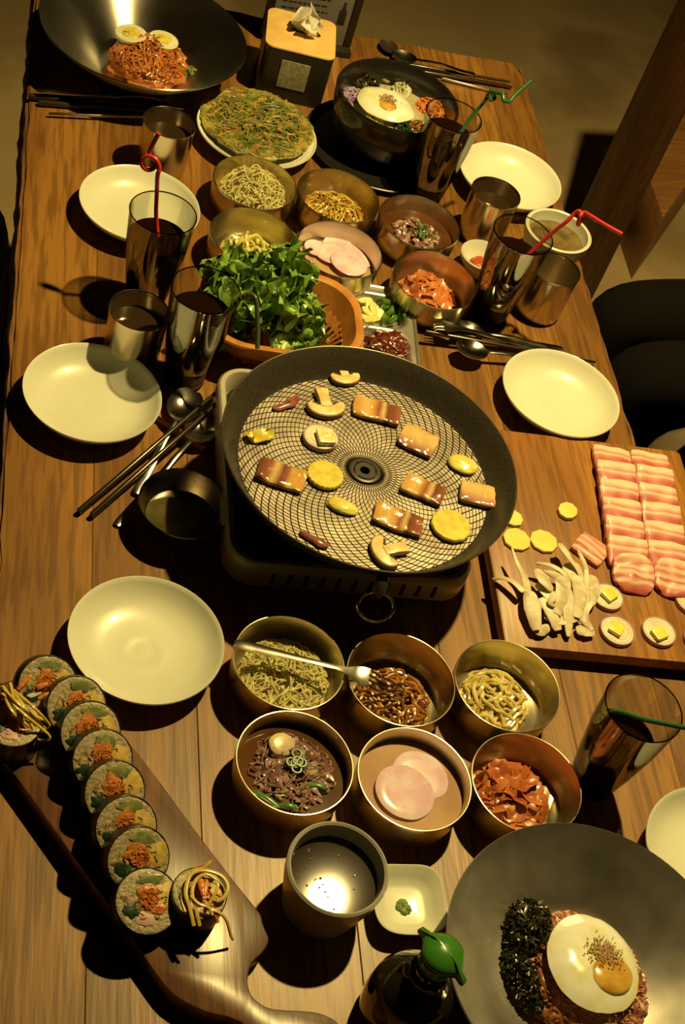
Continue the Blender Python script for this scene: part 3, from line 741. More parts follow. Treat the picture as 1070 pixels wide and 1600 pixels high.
for b, sd in (('C4', 31), ('B3', 32)):
    far = b == 'B3'
    o = served('soaked_onion', ribbons(80 if not far else 44, .050 if not far else .042, .009, sd, .0038, .0007, .024, .55, .021 if far else .0245), m_onionred, b, ('pinkish soaked onion pieces in the far brass bowl' if far else 'purple-grey soaked onion strips in the near soupy brass bowl'), 'vegetables')
    if not far: obj('onion_strands', strands(50, .050, .008, .0009, .04, 44, .8, 9, .026, 5), m_onionred, o)['kind'] = 'stuff'
    mm = M()
    rnd = random.Random(sd)
    for k in range(9 if far else 7):
        a = rnd.uniform(0, 6.28); r = rnd.uniform(.0, .014) if far else rnd.uniform(.0, .012); d = rnd.uniform(0, 6.28)
        cx, cy = r * cos(a) + (.004 if far else .004), r * sin(a) + (.0 if far else .006)
        if far: mm.add(sweep([(cx, cy, .031), (cx + .008 * cos(d), cy + .008 * sin(d), .035), (cx + .017 * cos(d), cy + .017 * sin(d), .032)], .0012, .0012, 6))
        else: mm.add(sweep([(cx + .0045 * cos(q), cy + .0045 * sin(q), .034 + k * .0004) for q in [2 * pi * i / 14 for i in range(14)]], .0013, .0018, 6, closed=True))
    obj('chive_bits' if far else 'chilli_rings', mm, m_chive, o)['kind'] = 'stuff'
C4 = BB['C4']
for k, (u0, v0, u1, v1) in enumerate(((393, 1236, 436, 1262), (478, 1226, 512, 1233), (436, 1258, 464, 1264))):
    a = at(u0, v0, .0315); b_ = at(u1, v1, .032)
    mid = a.lerp(b_, .5) + Vector((.001, .001, .0015))
    tag(obj('green_chilli_strip', sweep(smoothp([a, mid, b_], 5), [.0012] + [.0028] * 9 + [.0010], .0012, 8), m_chive), ['long green strip floating at the lower left of the soupy onion bowl', 'green strip at the right of the soupy onion bowl', 'short green strip at the bottom of the soupy onion bowl'][k], 'vegetable', 'green strips in the onion bowl')
m_garl = mat('onion_chunk', srgb(225, 190, 110), srgb(200, 165, 130), scale=90, rough=.3, coat=.4, sss=.2)
p = at(441, 1160, .036); tag(obj('onion_chunk', M().add(disc(.0125, .005, 30, .12, 3, .001, .25, 1.05, .95)), m_garl, loc=p - Vector((0, 0, .006)), rot=(.15, .1, .3)), 'pale yellow onion chunk standing out of the soupy onion bowl', 'vegetable')
# radish rounds
def radish(u, v, z, r, lab, tilt=(0, 0, 0), seed=0, grp='radish rounds'):
    p = at(u, v, z)
    tag(obj('radish_slice', disc(r, .0016, 44, .03, seed, .0004, .04), m_radish, loc=p, rot=tilt), lab, 'vegetable', grp)
radish(655, 1216, .0262, .0290, 'right radish round, the one lying underneath in pink brine', (.05, .02, 0), 1)
radish(632, 1238, .0282, .0300, 'left radish round lying on top of its neighbour in pink brine', (.02, .06, .4), 2)
for k, (u, v, z, r, lab) in enumerate((
        (493, 388, .0185, .0160, 'small leftmost radish slice of the far fan'), (562, 398, .0175, .024, 'rightmost radish slice of the far fan'),
        (518, 396, .0195, .022, 'radish slice second from left in the far fan'), (545, 411, .0215, .025, 'lower radish slice of the far fan on top of two others'),
        (527, 384, .0190, .020, 'rearmost radish slice of the far fan under the lamp streak'))):
    radish(u, v, z, r, lab, (.06 * sin(k * 2), .06 * cos(k * 3), k), k + 5, 'far fan of radish slices')
# kimchi
for b, sd, lab in (('B6', 41, 'orange-red chopped kimchi heap beside the tiny sauce dish'), ('C6', 42, 'torn red kimchi cabbage heap beside the nearest cola glass')):
    dx, dy = ((-.007, .000) if b == 'C6' else (-.003, .002))
    o = served('kimchi', ribbons(64, .043, .026, sd, .0085, .0011, .040, .22, .010, 9, 8), m_kim, b, lab, 'kimchi', dx=dx, dy=dy)
    obj('bed', blob(.037, .037, .024, sd, .25, 2.5, 4, True), m_kim, o)

# ------------------------------------------------------------ lettuce basket
m_basket = mat('basket_plastic', srgb(196, 124, 48), srgb(176, 106, 36), scale=40, rough=.45, coat=.1)
BC = at(441, 487, .055); BANG = -.03
def basket():
    t = thing('lettuce_basket', 'orange-brown slatted oval basket full of green lettuce behind the pan', 'basket', (BC.x, BC.y, T), (0, 0, BANG))
    w, h, r = .196, .150, .058
    def ring(ins, z): return [(p[0], p[1], z) for p in rrect(w - 2 * ins, h - 2 * ins, r - ins * .6, 9)]
    rs = [ring(.012, .028), ring(.0, .048), ring(-.003, .056), ring(-.002, .0585), ring(.002, .0590), ring(.007, .057), ring(.0095, .050), ring(.018, .030)]
    v = []; f = []; n = len(rs[0])
    for q in rs: v += q
    for a in range(len(rs)):
        b_ = (a + 1) % len(rs)
        for i in range(n): j = (i + 1) % n; f.append((a * n + i, a * n + j, b_ * n + j, b_ * n + i))
    obj('rim', (v, f), m_basket, t)
    base = prism(rrect(w - .07, h - .07, .035, 8), 0.0, .004, .001)
    obj('base', base, m_basket, t)
    N = 44
    per = rrect(w - .036, h - .036, .045, 12); per2 = rrect(w - .072, h - .072, .034, 12); L_ = len(per)
    cum = [0]
    for i in range(L_): cum.append(cum[-1] + math.dist(per[i], per[(i + 1) % L_]))
    for k in range(N):
        s = cum[-1] * k / N; i = max(j for j in range(L_) if cum[j] <= s); q = (s - cum[i]) / max(1e-9, cum[i + 1] - cum[i])
        g = lambda A: Vector((A[i][0] + (A[(i + 1) % L_][0] - A[i][0]) * q, A[i][1] + (A[(i + 1) % L_][1] - A[i][1]) * q))
        a, b_ = g(per), g(per2)
        obj('slat', sweep([(b_.x * .97, b_.y * .97, .004), (b_.x * 1.02, b_.y * 1.02, .010), (a.x, a.y, .032)], .0024, .0014, 6), m_basket, t)
    m2 = M()
    for z, A in ((.014, .72), (.022, .86)):
        pass
    for k in range(9):
        x = -.05 + k * .0125; m2.add(box(x - .002, x + .002, -.045, .045, .0035, .0065, .0005))
    stuff(obj('bottom_ribs', m2, m_basket, t))
basket()
m_leaf = mat('lettuce_leaf', srgb(158, 176, 66), srgb(98, 130, 38), scale=26, rough=.32, coat=.35, sss=.12, c3=srgb(200, 208, 108), bump=.5, bscale=90, lo=.38, hi=.55)
m_rib = mat('leaf_rib', srgb(190, 200, 110), rough=.35, sss=.2)
def leaf_mesh(L, Wd, seed, ruffle=.010, cup=.4):
    nu, nv = 26, 30; v = []; f = []
    rnd = random.Random(seed); ph = rnd.uniform(0, 6); ph2 = rnd.uniform(0, 6)
    for i in range(nu + 1):
        s = i / nu
        hw = Wd * (.14 + .86 * sin(min(1, s * 1.05) * pi * .56) ** 1.2) * (1 - .55 * max(0, s - .8) / .2 * max(0, s - .8) / .2)
        for j in range(nv + 1):
            t = j / nv * 2 - 1; e = max(abs(t) ** 2, max(0, (s - .72) / .28) ** 1.5)
            x = s * L + .012 * max(0, s - .6) * cos(t * 9 + ph); y = t * hw
            x += -.028 * s * t * t
            z = cup * hw * t * t * .8 + .035 * s * s - .02 * s
            z += ruffle * e * (sin(t * 11 * (1 if t > 0 else 1.1) + s * 20 + ph) * .8 + sin(s * 34 + t * 7 + ph2) * .7)
            z += .008 * nz((x, y, 0), 45, seed) + .004 * nz((x, y, 0), 110, seed)
            x += .006 * e * sin(s * 30 + ph + t * 15); y += .006 * e * cos(s * 27 + ph2)
            v.append((x, y, z))
    for i in range(nu):
        for j in range(nv): a = i * (nv + 1) + j; f.append((a, a + 1, a + nv + 2, a + nv + 1))
    return v, f
def lettuce():
    t = thing('lettuce', 'bunch of bright green ruffled lettuce leaves filling the slatted basket', 'lettuce', (BC.x, BC.y, T + .006), (0, 0, BANG))
    rnd = random.Random(8); protos = [mesh_data('leaf', leaf_mesh(.096, .038, 60 + k, .0135), m_leaf) for k in range(6)]
    for p_ in protos:
        pass
    ribm = mesh_data('midrib', sweep([(0, 0, 0), (.03, 0, -.006), (.06, 0, -.0045), (.09, 0, .004)], [.0032, .0026, .0018, .0008], None, 6), m_rib)
    spec = []
    for k in range(34):
        a = rnd.uniform(0, 2 * pi); lay = k / 34
        x = rnd.uniform(-.062, .050) * (1 - .3 * lay); y = rnd.uniform(-.040, .046) * (1 - .3 * lay)
        z = .020 + .050 * lay * (1 - (x / .09) ** 2) + .01
        spec.append((x - .02, y, z, a, lay))
    for x, y, z, a, lay in spec:
        d = Vector((cos(a), sin(a), 0))
        o = bpy.data.objects.new('leaf', rnd.choice(protos)); C.objects.link(o); o.parent = t
        o.location = (x - d.x * .045, y - d.y * .045, z)
        pitch = rnd.uniform(-.45, .1); roll = rnd.uniform(-.5, .5)
        o.rotation_euler = (Matrix.Rotation(a, 3, 'Z') @ Matrix.Rotation(pitch, 3, 'Y') @ Matrix.Rotation(roll, 3, 'X')).to_euler()
        s = rnd.uniform(.72, 1.0); o.scale = (s, s, s)
        r_ = bpy.data.objects.new('midrib', ribm); C.objects.link(r_); r_.parent = o
lettuce()

# ------------------------------------------------------------ steel condiment tray
def condiment_tray():
    c = at(598, 515, .018); c = Vector((.507, 1.395, T)); ang = -.06
    t = thing('condiment_tray', 'two-well stainless steel tray between the basket and kimchi bowl', 'tray', c, (0, 0, ang))
    w, h = .094, .160
    v = []; f = []
    n = 9 * 4
    def rr(w_, h_, r, z, cy=0): return [(p[0], p[1], z) for p in rrect(w_, h_, r, 8, 0, cy)]
    rs = [rr(w, h, .022, .016), rr(w + .001, h + .001, .022, .0185), rr(w - .001, h - .001, .021, .0195), rr(w - .006, h - .006, .019, .0190), rr(w - .009, h - .009, .018, .0172)]
    for q in rs: v += q
    for a in range(len(rs) - 1):
        for i in range(n): j = (i + 1) % n; f.append((a * n + i, a * n + j, (a + 1) * n + j, (a + 1) * n + i))
    obj('rim', (v, f), m_steelb, t)
    # deck as a grid surface pressed into two wells
    nx, ny = 40, 60; v = []; f = []
    W2, H2 = w - .008, h - .008
    def sd(x, y, cx, cy, hw, hh, r):
        qx = abs(x - cx) - hw + r; qy = abs(y - cy) - hh + r
        return math.hypot(max(qx, 0), max(qy, 0)) + min(max(qx, qy), 0) - r
    for j in range(ny + 1):
        for i in range(nx + 1):
            x = (i / nx - .5) * W2; y = (j / ny - .5) * H2
            k = sd(x, y, 0, 0, W2 / 2, H2 / 2, .018)
            if k > 0:
                l = math.hypot(x, y); x -= x / l * k; y -= y / l * k
            d = min(sd(x, y, 0, .034, .037, .031, .024), sd(x, y, 0, -.036, .037, .035, .026))
            q = min(1, max(0, -d / .008)); q = q * q * (3 - 2 * q)
            v.append((x, y, .0172 - .0150 * q))
    for j in range(ny):
        for i in range(nx): a = j * (nx + 1) + i; f.append((a, a + 1, a + nx + 2, a + nx + 1))
    obj('wells', (v, f), m_steelb, t)
    return c, ang
m_steelb = mat('pressed_steel', (.66, .63, .56), rough=.34, metal=.85, rvar=.05, scale=30)
condiment_tray()
m_garlic = mat('raw_garlic', srgb(238, 222, 130), srgb(228, 205, 100), scale=70, rough=.35, coat=.2, sss=.2)
m_pepper = mat('green_pepper', srgb(70, 110, 25), srgb(110, 145, 45), scale=50, rough=.2, coat=.5)
rnd = random.Random(9)
gl_lab = ['garlic slice at the far left of the steel tray', 'garlic slice under the far-left one', 'garlic slice in the middle of the tray pile', 'garlic slice touching the green pepper', 'garlic slice on top of the tray pile', 'garlic slice nearest the tray divider', 'garlic slice against the basket side of the tray']
for k, (u, v_) in enumerate(((570, 470), (577, 478), (583, 483), (590, 492), (574, 488), (581, 500), (571, 497))):
    p = at(u, v_, .008 + .002 * (k % 3))
    tag(obj('garlic_slice', disc(.0085, .003, 20, .25, k + 2, .0006, .2, 1.15, .8), m_garlic, loc=p, rot=(rnd.uniform(-.4, .4), rnd.uniform(-.4, .4), rnd.uniform(0, 3))), gl_lab[k], 'garlic', 'garlic slices in the steel tray')
gp = ['green pepper ring beside the garlic', 'green pepper piece at the far side of the well', 'green pepper piece in the middle of its pile', 'green pepper piece nearest the divider', 'green pepper piece at the right of the well', 'green pepper ring nearest the tray corner']
for k, (u, v_) in enumerate(((597, 478), (607, 474), (604, 488), (608, 500), (617, 490), (623, 497))):
    p = at(u, v_, .0075 + .002 * (k % 2)); a0 = rnd.uniform(0, 6)
    tag(obj('pepper_piece', sweep([(.0085 * cos(a0 + q), .0085 * sin(a0 + q), .002 * sin(q * 2)) for q in [4.6 * i / 14 for i in range(15)]], .0017, .0045, 8), m_pepper, loc=p + Vector((0, 0, .002)), rot=(rnd.uniform(-.7, .7), rnd.uniform(-.7, .7), 0)), gp[k], 'pepper', 'green pepper pieces in the steel tray')
m_ssam = mat('soybean_paste', srgb(110, 45, 25), srgb(70, 25, 14), scale=120, rough=.25, coat=.5, bump=.7, bscale=200, c3=srgb(150, 75, 40))
p = at(610, 540, .004)
tag(obj('soybean_paste', blob(.031, .026, .013, 7, .25, 3.2, 5, True), m_ssam, loc=(p.x, p.y, T + .0055)), 'chunky reddish brown soybean paste in the near tray well', 'sauce', None, 'stuff')

# ------------------------------------------------------------ food on the pan
PZ = .0985
def on_pan(u, v): return at(u, v, PZ)
fat, meat, meat2, gold = srgb(215, 170, 95), srgb(150, 88, 50), srgb(120, 62, 38), srgb(205, 145, 62)
m_p1 = bands('cooked_pork', [(0, gold), (.30, fat), (.42, gold), (.55, meat), (.66, fat), (.74, meat2), (1, meat)], 0, .05, .14, rough=.22, coat=.6, fr=45)
m_p2 = bands('cooked_pork_pale', [(0, meat), (.25, srgb(190, 130, 90)), (.45, fat), (.7, srgb(225, 180, 105)), (1, gold)], 1, .04, .2, rough=.15, coat=.8, fr=60)
m_p3 = bands('cooked_pork_dark', [(0, meat2), (.22, meat), (.34, fat), (.5, meat2), (.62, meat), (.7, gold), (1, gold)], 0, .048, .12, rough=.22, coat=.6, fr=45)
pk = [((587, 645), .047, .026, -.30, m_p1, 'wide golden pork belly slice at the back of the pan'),
      ((652, 692), .036, .030, -.55, m_p2, 'glistening pale pork slice right of the pan centre, top of three'),
      ((438, 746), .044, .027, -.42, m_p3, 'browned striped pork slice at the left of the pan'),
      ((660, 768), .040, .024, -.50, m_p1, 'brown pork slice right beside the pan hub'),
      ((745, 776), .034, .026, -.30, m_p2, 'pale ridged pork slice at the right rim of the pan'),
      ((620, 815), .046, .025, -.42, m_p1, 'thick golden pork slice below the pan hub')]
for k, ((u, v), w, h, rz, m_, lab) in enumerate(pk):
    p = on_pan(u, v)
    tag(obj('pork_slice', slab(w * 1.18, h * 1.22, .0065, 22, 16, .0011, k, .0012, .05, 95), m_, loc=p, rot=(0, 0, rz + .08)), lab, 'meat', 'pork belly frying on the pan')
m_scrap = mat('browned_scrap', srgb(150, 85, 60), srgb(95, 45, 30), scale=90, rough=.25, coat=.5)
for k, (a, b_, w, lab) in enumerate(((on_pan(427, 640), on_pan(465, 620), .0055, 'small curled brown meat scrap at the back left of the pan'), (on_pan(468, 832), on_pan(512, 855), .0050, 'thin pink meat scrap at the near left rim of the pan'))):
    mid = a.lerp(b_, .5) + Vector((.003, -.003, .002))
    tag(obj('meat_scrap', sweep(smoothp([a, mid, b_], 6), [w * q for q in (.4, .8, .9, .8, .75, .8, 1, 1.1, 1.1, 1, .9, .8, .5)], .0028, 10), m_scrap), lab, 'meat')
m_mush = mat('mushroom_flesh', srgb(232, 200, 120), srgb(215, 175, 90), scale=80, rough=.4, coat=.2, sss=.15)
m_cap = mat('mushroom_skin', srgb(135, 90, 45), rough=.5)
m_gill = mat('mushroom_gill', srgb(60, 38, 22), rough=.7)
def mushroom(u, v, ang, s, lab):
    """slice through a button mushroom, cap arc and stem"""
    p = on_pan(u, v)
    t = thing('mushroom_slice', lab, 'mushroom', p, (0, 0, ang), 'button mushroom slices on the pan')
    cap = []
    for i in range(15): a = pi * i / 14; cap.append((.0155 * cos(a) * s, .0105 * sin(a) * s))
    cap += [(-.0155 * s, -.003 * s), (-.011 * s, -.0055 * s), (-.007 * s, -.001 * s), (.007 * s, -.001 * s), (.011 * s, -.0055 * s), (.0155 * s, -.003 * s)]
    out = [(x * 1.04, y * 1.06 + (.0002 if y > 0 else 0)) for x, y in cap]
    obj('cap_skin', prism(out, .0, .0042 * s, .0004), m_cap, t); obj('cap', prism(cap, .0004, .0050 * s, .0007), m_mush, t)
    obj('stem', prism([(-.0058 * s, -.019 * s), (.0052 * s, -.0195 * s), (.0046 * s, -.010 * s), (.0048 * s, .001 * s), (-.0046 * s, .001 * s), (-.0045 * s, -.010 * s)], .0006, .0058 * s, .0009), m_mush, t)
    for sx in (-1, 1): obj('gill', sweep([(sx * .0055 * s, -.0012 * s, .0046 * s), (sx * .0085 * s, -.0030 * s, .0048 * s), (sx * .0115 * s, -.0042 * s, .0046 * s)], .0016, .0006, 6), m_gill, t)
mushroom(538, 592, pi + .25, 1.12, 'button mushroom slice at the far edge of the pan')
mushroom(508, 640, pi + .15, 1.38, 'largest button mushroom slice with upright double stem, left of the pork')
mushroom(600, 866, pi / 2 + .35, 1.3, 'button mushroom slice lying sideways at the near rim of the pan')
m_onionw = mat('onion_flesh', srgb(232, 215, 165), srgb(220, 195, 140), scale=60, rough=.3, coat=.3, sss=.2)
m_onskin = mat('onion_skin', srgb(190, 140, 135), rough=.4)
m_butter = mat('butter', srgb(246, 214, 80), srgb(240, 200, 60), scale=90, rough=.35, coat=.2, sss=.2)
m_fried = mat('fried_tofu', srgb(228, 190, 90), srgb(245, 225, 160), scale=260, rough=.3, coat=.4, bump=.5, bscale=400)
def onion(u, v, z, r, lab, sx=1, ang=0, tilt=(0, 0), grp='onion slices'):
    p = at(u, v, z)
    t = thing('onion_slice', lab, 'onion', p, (tilt[0], tilt[1], ang), grp)
    obj('flesh', disc(r * .965, .0050, 44, .02, 1, .0003, .06, sx), m_onionw, t)
    obj('skin', lathe([(r * .967, .0006), (r * 1.0, .0003), (r * 1.01, .0028), (r * .995, .0053), (r * .963, .0052)], 44, sx, 1), m_onskin, t, label='pinkish outer skin')
    for q in (.40, .62, .82):
        obj('ring_line', sweep([(r * q * sx * cos(a), r * q * sin(a), .0052) for a in [2 * pi * i / 36 for i in range(36)]], .0003, .0003, 4, closed=True), m_onionw, t)
    return t
def cube(name, u, v, z, w, h, th, ang, m_, lab, cat='butter', grp='butter pats'):
    p = at(u, v, z)
    return tag(obj(name, prism(rrect(w, h, .0012, 3), 0, th, .0007), m_, loc=p, rot=(0, 0, ang)), lab, cat, grp)
onion(500, 687, PZ, .0190, 'onion slice on the pan carrying a yellow cube', 1.05, .2, grp='pan onion')
cube('butter_pat', 508, 686, PZ + .0056, .0185, .0205, .006, .12, m_fried, 'golden bubbling cube on the onion slice in the pan', 'butter', 'pan cube')
m_potato = mat('fried_potato', srgb(222, 196, 62), srgb(205, 175, 45), scale=90, rough=.4, coat=.3, sss=.1, bump=.3, bscale=200)
def scallop(r, th, n=66, teeth=22, d=.03):
    return lathe([(0, 0), (r * .94, 0), (r, th * .3), (r, th * .75), (r * .95, th), (r * .5, th * 1.05), (0, th * 1.05)], n, wob=lambda a, z: d * cos(teeth * a))
for (u, v), r, th, lab, tee in (((507, 745), .0200, .005, 'crinkle-edged yellow potato slice left of the pan hub', 22), ((703, 824), .0220, .005, 'large yellow potato slice at the lower right of the pan', 12)):
    tag(obj('potato_slice', scallop(r, th, 72, tee, .03 if tee == 22 else .012), m_potato, loc=on_pan(u, v)), lab, 'potato')
m_garlicf = mat('garlic_clove', srgb(240, 215, 100), srgb(225, 195, 75), scale=60, rough=.3, coat=.5, sss=.2)
def ovalslab(u, v, z, rx, ry, th, ang, m_, name, lab, cat, grp=None, seed=1):
    return tag(obj(name, blob(rx, ry, th, seed, .12, 1.3, 4, True), m_, loc=at(u, v, z) + Vector((0, 0, th * .25)), rot=(0, 0, ang)), lab, cat, grp)
ovalslab(534, 793, PZ, .0165, .0100, .006, -.35, m_garlicf, 'garlic_clove', 'plump garlic clove below left of the pan hub', 'garlic')
ovalslab(722, 728, PZ, .0175, .0130, .007, -.40, m_garlicf, 'garlic_clove', 'yellow garlic clove at the right rim of the pan', 'garlic', None, 4)
pc = on_pan(405, 684)
mm = M(); mm.add(slab(.032, .018, .0025, 12, 8, .003, 7, .004, .5, 80))
tag(obj('onion_scrap', mm, m_potato, loc=pc, rot=(0, 0, .25)), 'curled yellow onion scrap near the left rim of the pan', 'onion')

# ------------------------------------------------------------ cutting board with raw pork
BZ = .0245
bp = [(.5865, .9075), (.600, .9062), (.870, .9000), (.872, 1.229), (.630, 1.2300), (.6235, 1.227)]
bp = [(.586, .908), (.590, .905), (.868, .8985), (.872, .902), (.876, 1.224), (.872, 1.228), (.598, 1.2305), (.594, 1.227)]
tag(obj('cutting_board', prism(bp, T + .008, T + BZ, .0015), m_board), 'rectangular brown wooden cutting board with raw pork, mushrooms and onion slices', 'board')
for k, (x, y) in enumerate(((.61, .93), (.81, .93), (.61, 1.20), (.81, 1.20))):
    obj('rubber_foot', prism(rrect(.02, .02, .004, 3), -T + T + .0 , .0085, .0006), m_blackstick, bpy.data.objects['cutting_board'], loc=(x, y, T))
rf, rp1, rp2, rp3 = srgb(238, 188, 140), srgb(204, 116, 86), srgb(180, 80, 60), srgb(128, 44, 32)
m_raw = bands('raw_pork', [(0, rp3), (.16, rp2), (.46, rp2), (.56, rp1), (.64, rf), (.70, rp1), (.82, rf), (1, rf)], 1, .042, .20, rough=.5, coat=.05, fr=70, bump=.15, sss=.25)
m_raw2 = bands('raw_pork_marbled', [(0, rp2), (.14, rp1), (.24, rf), (.36, rp2), (.46, rf), (.60, rp1), (.70, rf), (.80, rp1), (1, rf)], 1, .042, .35, rough=.45, coat=.08, fr=80, bump=.15, sss=.25)
A0 = Vector((.749, 1.215)); D = Vector((-.0035, -.0300)); X_ = Vector((cos(-.02), sin(-.02)))
rows = 7
rowname = ['farthest', 'second', 'third', 'fourth', 'fifth', 'sixth', 'nearest']
for i in range(rows):
    for j in range(2 if i < 7 else 2):
        yy = A0 + D * i + X_ * (.0255 + .0508 * j + (.004 if i == 6 else 0))
        big = i == 6
        h = .042 if not big else .050
        cy = yy.y - h / 2 + (.004 if big else 0)
        t_ = .0075
        rx = 0.27 if i else .06
        o = obj('raw_pork_slice', slab(.0505, h, t_, 18, 14, .0010 if not big else .0022, i * 2 + j, .0, .05 if not big else .3, 55), m_raw if not big else m_raw2, loc=P3(yy.x, cy, BZ + .0015 + (.0040 if i else 0)), rot=(rx, 0, -.10 + .02 * (i % 2)))
        tag(o, f'{rowname[i]} raw pork slice in the {"left" if j == 0 else "right"} column of the board', 'meat', 'raw pork belly laid in two columns')
p = at(921, 862, BZ); tag(obj('raw_pork_slice', slab(.040, .036, .008, 16, 12, .0008, 40, 0, .04), m_raw2, loc=p, rot=(.0, .0, -.72)), 'single square raw pork slice lying apart beside the mushrooms', 'meat')
# potatoes on board
def octo(u, v, r, th, ang, lab, sx=1, seed=3):
    tag(obj('raw_potato_slice', disc(r, th, 9, .05, seed, .0003, .08, sx, 1), m_butter2, loc=at(u, v, BZ), rot=(0, 0, ang)), lab, 'potato', 'raw potato slices on the board')
m_butter2 = mat('raw_potato', srgb(238, 212, 100), srgb(230, 200, 80), scale=50, rough=.4, coat=.25, sss=.15)
octo(848, 848, .0170, .004, .3, 'round yellow potato slice just right of the pan on the board')
octo(806, 845, .0170, .004, .1, 'yellow potato slice half hidden by the pan rim', seed=5)
octo(800, 812, .0125, .004, .5, 'small yellow potato slice peeking from behind the pan rim', seed=7)
octo(885, 801, .0120, .005, .9, 'small oval yellow potato slice alone near the raw pork', 1.15, 9)
# onion + butter on the board
for (u, v), (bu, bv), r, ang, l1, l2 in (((947, 936), (951, 931), .0185, .3, 'raw onion slice touching the mushrooms on the board', 'yellow butter pat on the onion slice touching the mushrooms'),
        ((962, 989), (962, 984), .0200, .6, 'raw onion slice at the near left of the onion group', 'yellow butter pat on the near left onion slice'),
        ((1027, 990), (1029, 992), .0200, .1, 'raw onion slice in the middle of the near onion row', 'yellow butter pat on the middle onion slice of the near row'),
        ((1078, 942), (1083, 940), .0200, .0, 'raw onion slice cut off by the right edge, below the pork', 'yellow butter pat on the right edge onion slice below the pork'),
        ((1092, 1003), (1095, 1003), .0200, .0, 'raw onion slice mostly outside the right edge, nearest row', 'yellow butter pat on the nearest right edge onion slice')):
    onion(u, v, BZ, r, l1, 1.0, ang, grp='raw onion slices on the board')
    cube('butter_pat', bu, bv, BZ + .0056, .0165, .0150, .0045, ang + .35, m_butter, l2, 'butter', 'butter pats on the onions')
# king oyster mushroom slices
m_oy = mat('oyster_mushroom', srgb(234, 214, 160), srgb(192, 162, 106), scale=45, rough=.55, sss=.1, bump=.3, bscale=160, c3=srgb(232, 212, 160), lo=.38, hi=.6)
oyp = [
 ([(770, 905, .000), (785, 903, .010), (803, 910, .016), (818, 925, .016)], [.0022, .0034, .0038, .0040], 'curved mushroom strip pointing left over the board edge'),
 ([(799, 856, .028), (808, 880, .024), (820, 903, .018), (826, 930, .012)], [.0012, .0026, .0042, .0050], 'thin mushroom strip rising toward the potato slices'),
 ([(826, 925, .016), (832, 950, .016), (838, 985, .010)], [.0065, .0085, .0050], 'broad mushroom slice at the left front of the heap'),
 ([(838, 890, .024), (850, 905, .026), (862, 922, .018)], [.0045, .0080, .0050], 'grey mushroom cap piece on top of the heap'),
 ([(838, 880, .022), (862, 884, .026), (885, 900, .020), (895, 925, .012)], [.0020, .0036, .0055, .0050], 'arched pale mushroom slice across the back of the heap'),
 ([(850, 892, .018), (875, 905, .026), (886, 940, .016), (880, 975, .010)], [.0022, .0050, .0070, .0040], 'arched mushroom slice in the middle of the heap'),
 ([(845, 935, .012), (860, 955, .014), (872, 985, .008)], [.0050, .0065, .0050], 'pale mushroom slice at the front middle of the heap'),
 ([(875, 850, .020), (890, 872, .022), (905, 895, .018), (918, 930, .012)], [.0060, .0040, .0030, .0030], 'mushroom strip with cap end beside the single pork slice'),
 ([(903, 860, .020), (914, 885, .022), (916, 915, .018), (918, 945, .010)], [.0020, .0026, .0030, .0030], 'slender upright mushroom strip in front of the single pork slice'),
 ([(925, 900, .014), (926, 920, .016), (922, 945, .010)], [.0070, .0080, .0055], 'square pale mushroom slice at the right of the heap'),
 ([(905, 930, .014), (890, 955, .014), (888, 995, .004)], [.0060, .0080, .0030], 'mushroom slice hanging at the front of the heap'),
 ([(925, 935, .010), (910, 960, .012), (925, 985, .006)], [.0055, .0060, .0030], 'ragged mushroom slice at the front right of the heap'),
 ([(900, 985, .004), (915, 985, .006), (928, 990, .003)], [.0050, .0075, .0040], 'flat mushroom offcut lying on the board at the front right'),
 ([(832, 980, .004), (845, 985, .007), (858, 980, .004)], [.0045, .0060, .0040], 'small mushroom stub at the front left of the heap'),
 ([(868, 925, .020), (862, 940, .022), (868, 948, .016)], [.0030, .0045, .0025], 'small mushroom chip on top of the heap'),
 ([(900, 900, .020), (906, 930, .020), (900, 965, .012)], [.0060, .0075, .0050], 'wide pale mushroom slice right of the heap centre')]
oyp += [
 ([(842, 912, .010), (858, 925, .014), (880, 935, .012)], [.0080, .0100, .0080], 'broad mushroom slice low in the middle of the heap'),
 ([(890, 880, .012), (898, 905, .014), (902, 930, .010)], [.0085, .0110, .0085], 'broad pale mushroom slice low at the back right of the heap'),
 ([(850, 960, .006), (875, 965, .008), (900, 960, .006)], [.0080, .0110, .0080], 'broad mushroom slice low at the front of the heap'),
 ([(870, 895, .020), (878, 925, .022), (870, 960, .014)], [.0050, .0075, .0060], 'long mushroom slice crossing the heap centre'),
 ([(912, 905, .016), (905, 940, .016), (912, 975, .008)], [.0055, .0075, .0060], 'long mushroom slice at the right front of the heap')]
for k, (pts, w, lab) in enumerate(oyp):
    q = smoothp([at(u, v, BZ + .003 + z * .8) for u, v, z in pts], 5); n = len(q)
    ws = []
    for i in range(n):
        s = i / (n - 1) * (len(w) - 1); a = int(min(s, len(w) - 2)); ws.append(1.12 * (w[a] + (w[a + 1] - w[a]) * (s - a)) * (1 + .12 * nz((i * .7, k, 0), 1, k)))
    ws[0] *= .7; ws[-1] *= .75
    tag(obj('mushroom_strip', sweep(q, ws, [.0014] * n, 12, up=(.35 * sin(k * 2.1), .35 * cos(k * 1.7), 1)), m_oy), lab, 'mushroom', 'king oyster mushroom slices heaped on the board')

